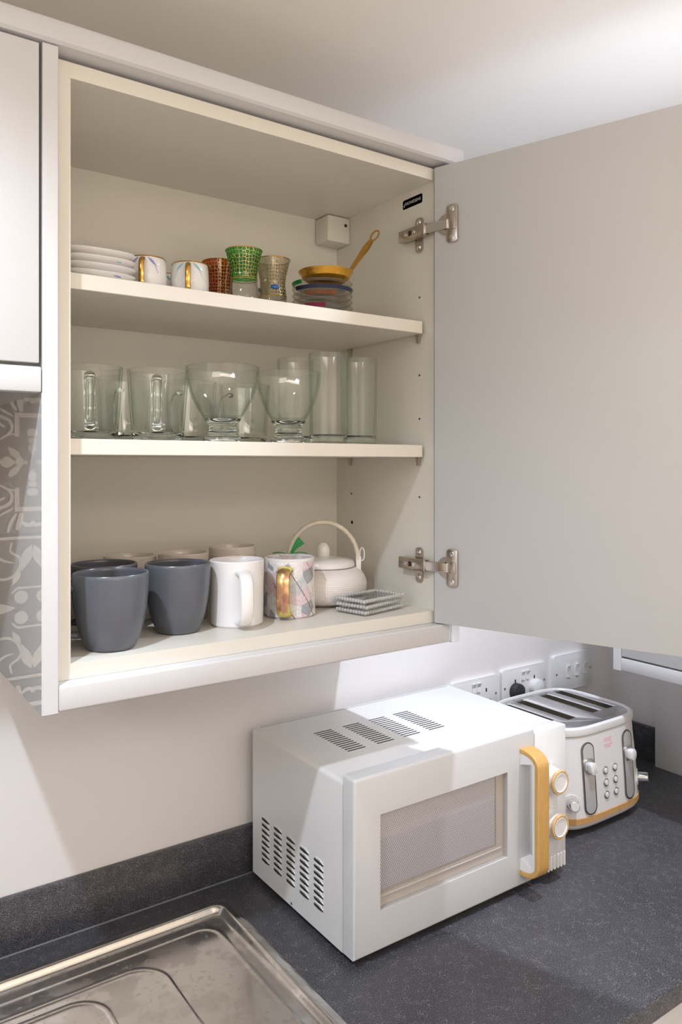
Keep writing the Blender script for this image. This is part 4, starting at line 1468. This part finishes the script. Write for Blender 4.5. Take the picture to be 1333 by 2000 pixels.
# dials
for zc_, ti in ((-0.5440, 0), (-0.6200, 1)):
    kc = Vector((1.0560, my0 + 0.002, zc_))
    fm = frame_m(kc, (1, 0, 0), (0, 0, 1))     # local z = -y (towards the room)
    # scale ring printed on a shallow disc
    b = bmesh.new()
    prism(b, disc(48, 0.0275), frame_m(kc + Vector((0, 0.0005, 0)), (1, 0, 0), (0, 0, 1)), 0.0012, 0.0004)
    dl = part('dial', b, M['plastic'], MW, at=kc)
    for i in range(9):
        a = radians(-40 + i * 32.5)
        b = bmesh.new()
        prism(b, disc(8, 0.0009, 0.0248 * cos(a), 0.0248 * sin(a)), frame_m(kc + Vector((0, -0.0006, 0)), (1, 0, 0), (0, 0, 1)), 0.0003)
        part('scale_mark', b, M['ink'], dl, at=kc)
    b = bmesh.new()
    lathe(b, [(0.0205, 0), (0.0202, 0.022), (0.0192, 0.0235), (0.0, 0.0235)], (0, 0, 0), 48)
    bmesh.ops.transform(b, matrix=fm, verts=list(b.verts))
    part('knob', b, M['plastic'], dl, at=kc)
    b = bmesh.new()
    lathe(b, [(0.0204, 0.0205), (0.0212, 0.0212), (0.0212, 0.0250), (0.0200, 0.0264), (0.0174, 0.0264), (0.0168, 0.0245), (0.0170, 0.0195)], (0, 0, 0), 56)
    bmesh.ops.transform(b, matrix=fm, verts=list(b.verts))
    part('oak_ring', b, M['wood_pale'], dl, at=kc, label='pale oak ring around the knob')
    b = bmesh.new()
    lathe(b, [(0.0166, 0.0235), (0.0166, 0.0262), (0.0158, 0.0266), (0.0148, 0.0250), (0.0, 0.0250)], (0, 0, 0), 48)
    bmesh.ops.transform(b, matrix=fm, verts=list(b.verts))
    part('knob_cap', b, M['plastic'], dl, at=kc)
#TOASTER
# ================================================================ toaster
tx, ty = 1.3160, 1.0610
TW, TD, TH = 0.270, 0.240, 0.206
TO = thing('toaster', (tx, ty, ZW), 'white four-slot toaster with chrome levers and a wooden base band', 'toaster')


def bulge(rows, seg=72, sq=4.2):
    """stack of squarish rings: (half width, half depth, z)"""
    b = bmesh.new()
    R_ = []
    for hw_, hd__, z_ in rows:
        ring = []
        for i in range(seg):
            a = 2 * pi * i / seg
            k = (abs(cos(a)) ** sq + abs(sin(a)) ** sq) ** (-1 / sq)
            ring.append(b.verts.new((tx + hw_ * k * cos(a), ty + hd__ * k * sin(a), ZW + z_)))
        R_.append(ring)
    for A, C in zip(R_[:-1], R_[1:]):
        for i in range(seg):
            b.faces.new((A[i], A[(i + 1) % seg], C[(i + 1) % seg], C[i]))
    return b, R_


hw0, hd0 = TW / 2, TD / 2
b, R_ = bulge([(hw0 * 0.93, hd0 * 0.93, 0.010), (hw0 * 0.985, hd0 * 0.985, 0.016), (hw0 * 1.0, hd0 * 1.0, 0.0225)])
b.faces.new(R_[0][::-1]); b.faces.new(R_[-1])
part('base', b, M['plastic'], TO, at=(tx, ty, ZW))
b, R_ = bulge([(hw0 * 1.003, hd0 * 1.003, 0.0226), (hw0 * 1.012, hd0 * 1.012, 0.0236), (hw0 * 1.012, hd0 * 1.012, 0.0345), (hw0 * 1.003, hd0 * 1.003, 0.0355)])
b.faces.new(R_[0][::-1]); b.faces.new(R_[-1])
part('wood_band', b, M['bamboo'], TO, at=(tx, ty, ZW), label='light wood band around the foot')
b, R_ = bulge([(hw0 * 1.0, hd0 * 1.0, 0.0356), (hw0 * 0.990, hd0 * 0.985, 0.070), (hw0 * 0.965, hd0 * 0.955, 0.120), (hw0 * 0.930, hd0 * 0.925, 0.165), (hw0 * 0.915, hd0 * 0.915, 0.188)])
b.faces.new(R_[0][::-1]); b.faces.new(R_[-1])
part('body', b, M['plastic'], TO, at=(tx, ty, ZW))
b, R_ = bulge([(hw0 * 0.915, hd0 * 0.915, 0.1885), (hw0 * 0.93, hd0 * 0.93, 0.1900), (hw0 * 0.937, hd0 * 0.937, 0.1960), (hw0 * 0.930, hd0 * 0.930, 0.2030), (hw0 * 0.910, hd0 * 0.910, 0.2055), (hw0 * 0.880, hd0 * 0.880, 0.2055), (hw0 * 0.866, hd0 * 0.866, 0.2030), (hw0 * 0.862, hd0 * 0.862, 0.1930)])
b.faces.new(R_[0][::-1]); b.faces.new(R_[-1])
part('top_rim', b, M['plastic'], TO, at=(tx, ty, ZW))
# steel top plate, with four real slots
b = bmesh.new()
pw, pd = hw0 * 0.79, hd0 * 0.80
zt_t = ZW + 0.2005
slots = [(-0.100, -0.075), (-0.051, -0.026), (0.026, 0.051), (0.075, 0.100)]
ys0, ys1 = -0.055, 0.084
xs = [-pw] + [s for p in slots for s in p] + [pw]
b2, R2 = bulge([(hw0 * 0.858, hd0 * 0.858, 0.2012), (hw0 * 0.858, hd0 * 0.858, 0.2018), (hw0 * 0.852, hd0 * 0.852, 0.2024)], sq=4.6)
b2.faces.new(R2[0][::-1]); b2.faces.new(R2[-1])
top = part('steel_top', b2, M['brushed'], TO, at=(tx, ty, ZW), label='brushed steel top plate')
for s0, s1 in slots:
    b = bmesh.new()
    prism(b, rrect(s1 - s0, ys1 - ys0, 0.003, 3), frame_m((tx + (s0 + s1) / 2, ty + (ys0 + ys1) / 2, ZW + 0.120), (1, 0, 0), (0, 1, 0)), 0.10)
    cut = bpy.data.objects.new('cut', mesh_from(b, 'cut', M['dark'], (tx, ty, ZW)))
    COL.objects.link(cut)
    cut.location = (tx, ty, ZW + ZO)
    bpy.context.view_layer.update()
    for tgt in [c for c in TO.children if c.name.split('.')[0] in ('steel_top', 'top_rim', 'body')]:
        mo = tgt.modifiers.new('cut', 'BOOLEAN')
        mo.object = cut
        mo.operation = 'DIFFERENCE'
        mo.solver = 'EXACT'
        bpy.context.view_layer.update()
        dg = bpy.context.evaluated_depsgraph_get()
        nm_ = bpy.data.meshes.new_from_object(tgt.evaluated_get(dg))
        tgt.modifiers.clear()
        tgt.data = nm_
    bpy.data.objects.remove(cut)
    # dark liner and bread guides inside
    b = bmesh.new()
    xa, xb, ya_, yb_ = tx + s0 + 0.0004, tx + s1 - 0.0004, ty + ys0 + 0.0004, ty + ys1 - 0.0004
    box(b, xa, xa + 0.0008, ya_, yb_, ZW + 0.121, ZW + 0.2010)
    box(b, xb - 0.0008, xb, ya_, yb_, ZW + 0.121, ZW + 0.2010)
    box(b, xa, xb, ya_, ya_ + 0.0008, ZW + 0.121, ZW + 0.2010)
    box(b, xa, xb, yb_ - 0.0008, yb_, ZW + 0.121, ZW + 0.2010)
    box(b, xa, xb, ya_, yb_, ZW + 0.1205, ZW + 0.1213)
    ls = part('slot_liner', b, painted('slot_dark_steel', (0.10, 0.085, 0.06), 0.4), TO, at=(tx, ty, ZW + 0.12))
    b = bmesh.new()
    for i in range(6):
        y_ = ya_ + 0.012 + i * 0.0205
        tube(b, [(xa + 0.003, y_, ZW + 0.122), (xa + 0.003, y_, ZW + 0.190)], 0.0008, 6)
    part('bread_guides', b, M['chrome'], ls, at=(tx, ty, ZW + 0.12))
# front face furniture (front = -y)


def fy(z, x=0.0):
    """front surface y at height z above the worktop and offset x"""
    rows = [(0.0356, 1.0), (0.070, 0.985), (0.120, 0.955), (0.165, 0.925), (0.188, 0.915)]
    for (za, fa), (zb, fb) in zip(rows[:-1], rows[1:]):
        if z <= zb:
            f = fa + (fb - fa) * (z - za) / (zb - za)
            break
    q = min(0.98, abs(x) / (hw0 * f))
    return ty - hd0 * f * (1 - q ** 4.2) ** (1 / 4.2)


def face_m(x, z):
    z_a, z_b = z - 0.01, z + 0.01
    u_ = Vector((0, fy(z_b, x) - fy(z_a, x), 0.02)).normalized()
    r_ = Vector((0.01, fy(z, x + 0.005) - fy(z, x - 0.005), 0)).normalized()
    return frame_m((tx + x, fy(z, x), ZW + z), r_, u_)


for lx in (-0.0640, 0.0610):
    zc_ = 0.107
    m_ = face_m(lx, zc_)
    b = bmesh.new()
    prism(b, rrect(0.0330, 0.1380, 0.0162, 10), m_ @ Matrix.Translation((0, 0, -0.003)), 0.0050, 0.001)
    lv_ = part('lever_track', b, M['dark_chrome'], TO, at=(tx + lx, fy(zc_), ZW + zc_), label='chrome-edged oval lever slot')
    b = bmesh.new()
    prism(b, rrect(0.0275, 0.1325, 0.0136, 10), m_ @ Matrix.Translation((0, 0, 0.0019)), 0.0003, 0)
    part('track_channel', b, M['channel'], lv_, at=ORG[lv_])
    b = bmesh.new()
    prism(b, rrect(0.0260, 0.0300, 0.010, 6, 0, 0.0235), m_ @ Matrix.Translation((0, 0, 0.0020)), 0.0035, 0.001)
    part('lever_collar', b, M['chrome'], lv_, at=ORG[lv_])
    b = bmesh.new()
    prism(b, rrect(0.0165, 0.0220, 0.0065, 6, 0.000, 0.0215), m_ @ Matrix.Translation((0, 0, 0.0050)), 0.0110, 0.0015)
    part('lever', b, M['plastic'], lv_, at=ORG[lv_], label='white push-down lever')
for j, lx in enumerate((-0.0150, 0.0150)):
    for i in range(3):
        z_ = 0.112 - i * 0.0235
        m_ = face_m(lx, z_)
        b = bmesh.new()
        prism(b, disc(24, 0.0080), m_ @ Matrix.Translation((0, 0, -0.001)), 0.0030, 0.0008)
        bt = part('button', b, M['brushed'], TO, at=(tx + lx, fy(z_), ZW + z_), label='small round chrome button')
        b = bmesh.new()
        prism(b, disc(20, 0.0052), m_ @ Matrix.Translation((0, 0, 0.0018)), 0.0016, 0.0006)
        part('button_cap', b, M['plastic'], bt, at=ORG[bt])
for lx, z_ in ((-0.1060, 0.0660), (0.1060, 0.0680)):
    m_ = face_m(lx, z_)
    b = bmesh.new()
    prism(b, disc(40, 0.0160), m_ @ Matrix.Translation((0, 0, -0.004)), 0.0055, 0.0006)
    dl = part('browning_dial', b, M['plastic'], TO, at=(tx + lx, fy(z_, lx), ZW + z_))
    for i in range(7):
        a = radians(-30 + i * 40)
        b = bmesh.new()
        prism(b, disc(8, 0.0008, 0.0135 * cos(a), 0.0135 * sin(a)), m_ @ Matrix.Translation((0, 0, 0.0014)), 0.0003)
        part('scale_mark', b, M['ink'], dl, at=ORG[dl])
    b = bmesh.new()
    prism(b, disc(32, 0.0098), m_ @ Matrix.Translation((0, 0, 0.0010)), 0.0200, 0.0014)
    part('knob', b, M['chrome'], dl, at=ORG[dl], label='chrome knob')
    b = bmesh.new()
    prism(b, disc(28, 0.0080), m_ @ Matrix.Translation((0, 0, 0.0208)), 0.0006, 0.0)
    part('knob_cap', b, M['plastic'], dl, at=ORG[dl])
# faint pink warning label
m_ = face_m(0.000, 0.164)
b = bmesh.new()
prism(b, rrect(0.032, 0.024, 0.001, 2), m_ @ Matrix.Translation((0, 0, -0.0003)), 0.0005)
wl = part('warning_label', b, M['plastic'], TO, at=(tx, fy(0.164), ZW + 0.164), label='translucent label with pink print')
b = bmesh.new()
for z_, wd_ in ((0.0085, 0.026), (0.0055, 0.029), (0.0022, 0.022), (-0.0035, 0.028), (-0.0066, 0.027), (-0.0098, 0.020)):
    x_ = -wd_ / 2
    while x_ < wd_ / 2 - 0.003:
        l_ = random.uniform(0.002, 0.005)
        prism(b, [(x_, z_ - 0.0008), (x_ + l_, z_ - 0.0008), (x_ + l_, z_ + 0.0008), (x_, z_ + 0.0008)], m_, 0.0004)
        x_ += l_ + 0.0007
o = part('print', b, M['pink'], wl, at=ORG[wl])
o['kind'] = 'stuff'
for x_ in (-0.08, 0.08):
    for y_ in (-0.08, 0.08):
        b = bmesh.new()
        lathe(b, [(0, 0), (0.008, 0), (0.009, 0.0104), (0, 0.0104)], (tx + x_, ty + y_, ZW), 16)
        part('foot', b, M['rubber'], TO, at=(tx + x_, ty + y_, ZW))
#SOCKETS
# ================================================================ sockets
def socket(x0, x1, z0, z1, kind, label):
    cx_, cz_ = (x0 + x1) / 2, (z0 + z1) / 2
    o = thing('wall_socket', (cx_, WALL, cz_), label, 'socket', 'white sockets above the worktop')
    b = bmesh.new()
    prism(b, rrect(x1 - x0, z1 - z0, 0.006, 5), frame_m((cx_, WALL + 0.0005, cz_), (1, 0, 0), (0, 0, 1)), 0.0095, 0.0025)
    part('face_plate', b, M['plastic'], o)
    yf = WALL - 0.009

    def rocker(x, z, w_=0.010, h_=0.020):
        b = bmesh.new()
        prism(b, [(-0.0, -h_ / 2), (0.0035, -h_ / 2), (0.0015, 0), (0.0065, h_ / 2), (0, h_ / 2)], frame_m((x - w_ / 2, yf + 0.0003, z), (0, -1, 0), (0, 0, 1)), -w_)
        for v in b.verts:
            pass
        part('switch', b, M['plastic'], o, at=(x, yf, z))

    def pinh(x, z, w_, h_):
        part('pin_slot', B(x - w_ / 2, x + w_ / 2, yf - 0.0004, yf + 0.001, z - h_ / 2, z + h_ / 2), M['dark'], o, at=(x, yf, z))
    if kind == 'double':
        for s_ in (-1, 1):
            gx = cx_ + s_ * 0.032
            rocker(cx_ + s_ * 0.0075, cz_ + 0.022)
            pinh(gx, cz_ + 0.012, 0.004, 0.008)
            pinh(gx - 0.011, cz_ - 0.012, 0.006, 0.004)
            pinh(gx + 0.011, cz_ - 0.012, 0.006, 0.004)
        for s_ in (-1, 1):
            b = bmesh.new()
            prism(b, disc(14, 0.0028), frame_m((cx_ + s_ * (x1 - x0) * 0.44, yf + 0.0004, cz_), (1, 0, 0), (0, 0, 1)), 0.0009)
            part('screw', b, M['nickel'], o)
    else:
        for i in range(3):
            rocker(cx_ - 0.022 + i * 0.032, cz_ + 0.002, 0.011, 0.028)
        for s_ in (-1, 1):
            b = bmesh.new()
            prism(b, disc(14, 0.0028), frame_m((cx_ + s_ * (x1 - x0) * 0.43, yf + 0.0004, cz_ - 0.001), (1, 0, 0), (0, 0, 1)), 0.0009)
            part('screw', b, M['nickel'], o)
    return o


socket(1.1280, 1.2690, -0.5520, -0.4690, 'double', 'white double socket nearest the microwave, partly hidden by its top')
socket(1.2800, 1.4310, -0.5480, -0.4650, 'double', 'white double socket behind the toaster with a black and a white plug')
socket(1.4560, 1.6030, -0.5450, -0.4585, 'switch', 'white triple switch plate in the corner, right of the two sockets')
for x_, mt, lb, nm_ in ((1.3230, 'rubber', 'black plug in the left side of the middle socket', 'black'), (1.3880, 'plastic', 'white plug in the right side of the middle socket', 'white')):
    o = thing('plug', (x_, WALL - 0.012, -0.512), lb, 'plug')
    b = bmesh.new()
    zc_ = -0.5150
    prism(b, [(0.019 * cos(a), 0.017 * sin(a) if sin(a) > 0 else 0.022 * sin(a)) for a in [2 * pi * i / 28 for i in range(28)]],
          frame_m((x_, WALL - 0.0092, zc_), (1, 0, 0), (0, 0, 1)), 0.016, 0.005)
    part('body', b, M[mt], o)
    b = bmesh.new()
    tube(b, [(x_, WALL - 0.017, zc_ - 0.018), (x_, WALL - 0.016, -0.56), (x_ - 0.004, WALL - 0.0185, -0.66), (x_ - 0.006, WALL - 0.018, ZW + 0.004)], 0.0032, 8)
    part('cable', b, M[mt], o)
#DRAINER
# ================================================================ stainless drainer, pressed from one sheet
X1, Y1 = 0.5700, 1.1520      # back right corner of the sheet
X0, Y0 = -0.60, 0.645
dr = thing('sink_drainer', ((X0 + X1) / 2, 0.9, ZW), 'stainless steel draining board with water stains, set into the worktop at the left', 'drainer')


def rr_dist(x, y, inset, r):
    """signed distance inside a rounded rectangle (positive inside)"""
    cx_, cy_ = (X0 + X1) / 2, (Y0 + Y1) / 2
    hx_, hy_ = (X1 - X0) / 2 - inset, (Y1 - Y0) / 2 - inset
    qx, qy = abs(x - cx_) - (hx_ - r), abs(y - cy_) - (hy_ - r)
    return -(sqrt(max(qx, 0) ** 2 + max(qy, 0) ** 2) + min(max(qx, qy), 0) - r)


def sm(a, b_, x):
    t = min(1, max(0, (x - a) / (b_ - a)))
    return t * t * (3 - 2 * t)


def lobe(x, y, xe, yc, hwid):
    """a pressed channel running along -x ending in a rounded nose at xe"""
    dx_ = max(0, x - (xe - hwid))
    d_ = hwid - sqrt(dx_ ** 2 + (y - yc) ** 2) if x > xe - hwid else hwid - abs(y - yc)
    return d_


def hgt(x, y):
    d_ = rr_dist(x, y, 0, 0.034)
    z = 0.0006 + 0.0022 * sm(0, 0.012, d_) + 0.0022 * math.exp(-((d_ - 0.0155) / 0.0028) ** 2)
    z -= 0.0080 * sm(0.017, 0.026, d_)
    # pressed ridge lines, one rounded rectangle inside the other
    for xe, ye, r_, hh in ((0.418, 1.068, 0.048, 0.0022), (0.328, 1.046, 0.044, 0.0020), (0.525, 1.1045, 0.03, 0.0007)):
        xs0, ys0_ = X0 + 0.05, Y0 + 0.05
        cx_, cy_ = (xs0 + xe) / 2, (ys0_ + ye) / 2
        qx, qy = abs(x - cx_) - ((xe - xs0) / 2 - r_), abs(y - cy_) - ((ye - ys0_) / 2 - r_)
        dd_ = sqrt(max(qx, 0) ** 2 + max(qy, 0) ** 2) + min(max(qx, qy), 0) - r_
        z += hh * math.exp(-(dd_ / 0.0030) ** 2)
    return z


xs_, ys_ = [], []
x_ = X0
while x_ < X1 - 1e-6:
    xs_.append(x_)
    x_ += 0.02 if x_ < 0.16 else 0.0022
xs_.append(X1)
y_ = Y0
while y_ < Y1 - 1e-6:
    ys_.append(y_)
    y_ += 0.0022
ys_.append(Y1)
b = bmesh.new()
grid = {}
for i, x in enumerate(xs_):
    for j, y in enumerate(ys_):
        if rr_dist(x, y, 0, 0.034) >= -0.0011:
            grid[i, j] = b.verts.new((x, y, ZW + hgt(x, y)))
for i in range(len(xs_) - 1):
    for j in range(len(ys_) - 1):
        q = [grid.get(k) for k in ((i, j), (i + 1, j), (i + 1, j + 1), (i, j + 1))]
        if all(q):
            b.faces.new(q)

sheet = part('pressed_sheet', b, M['drainer'], dr, angle=60)
#END
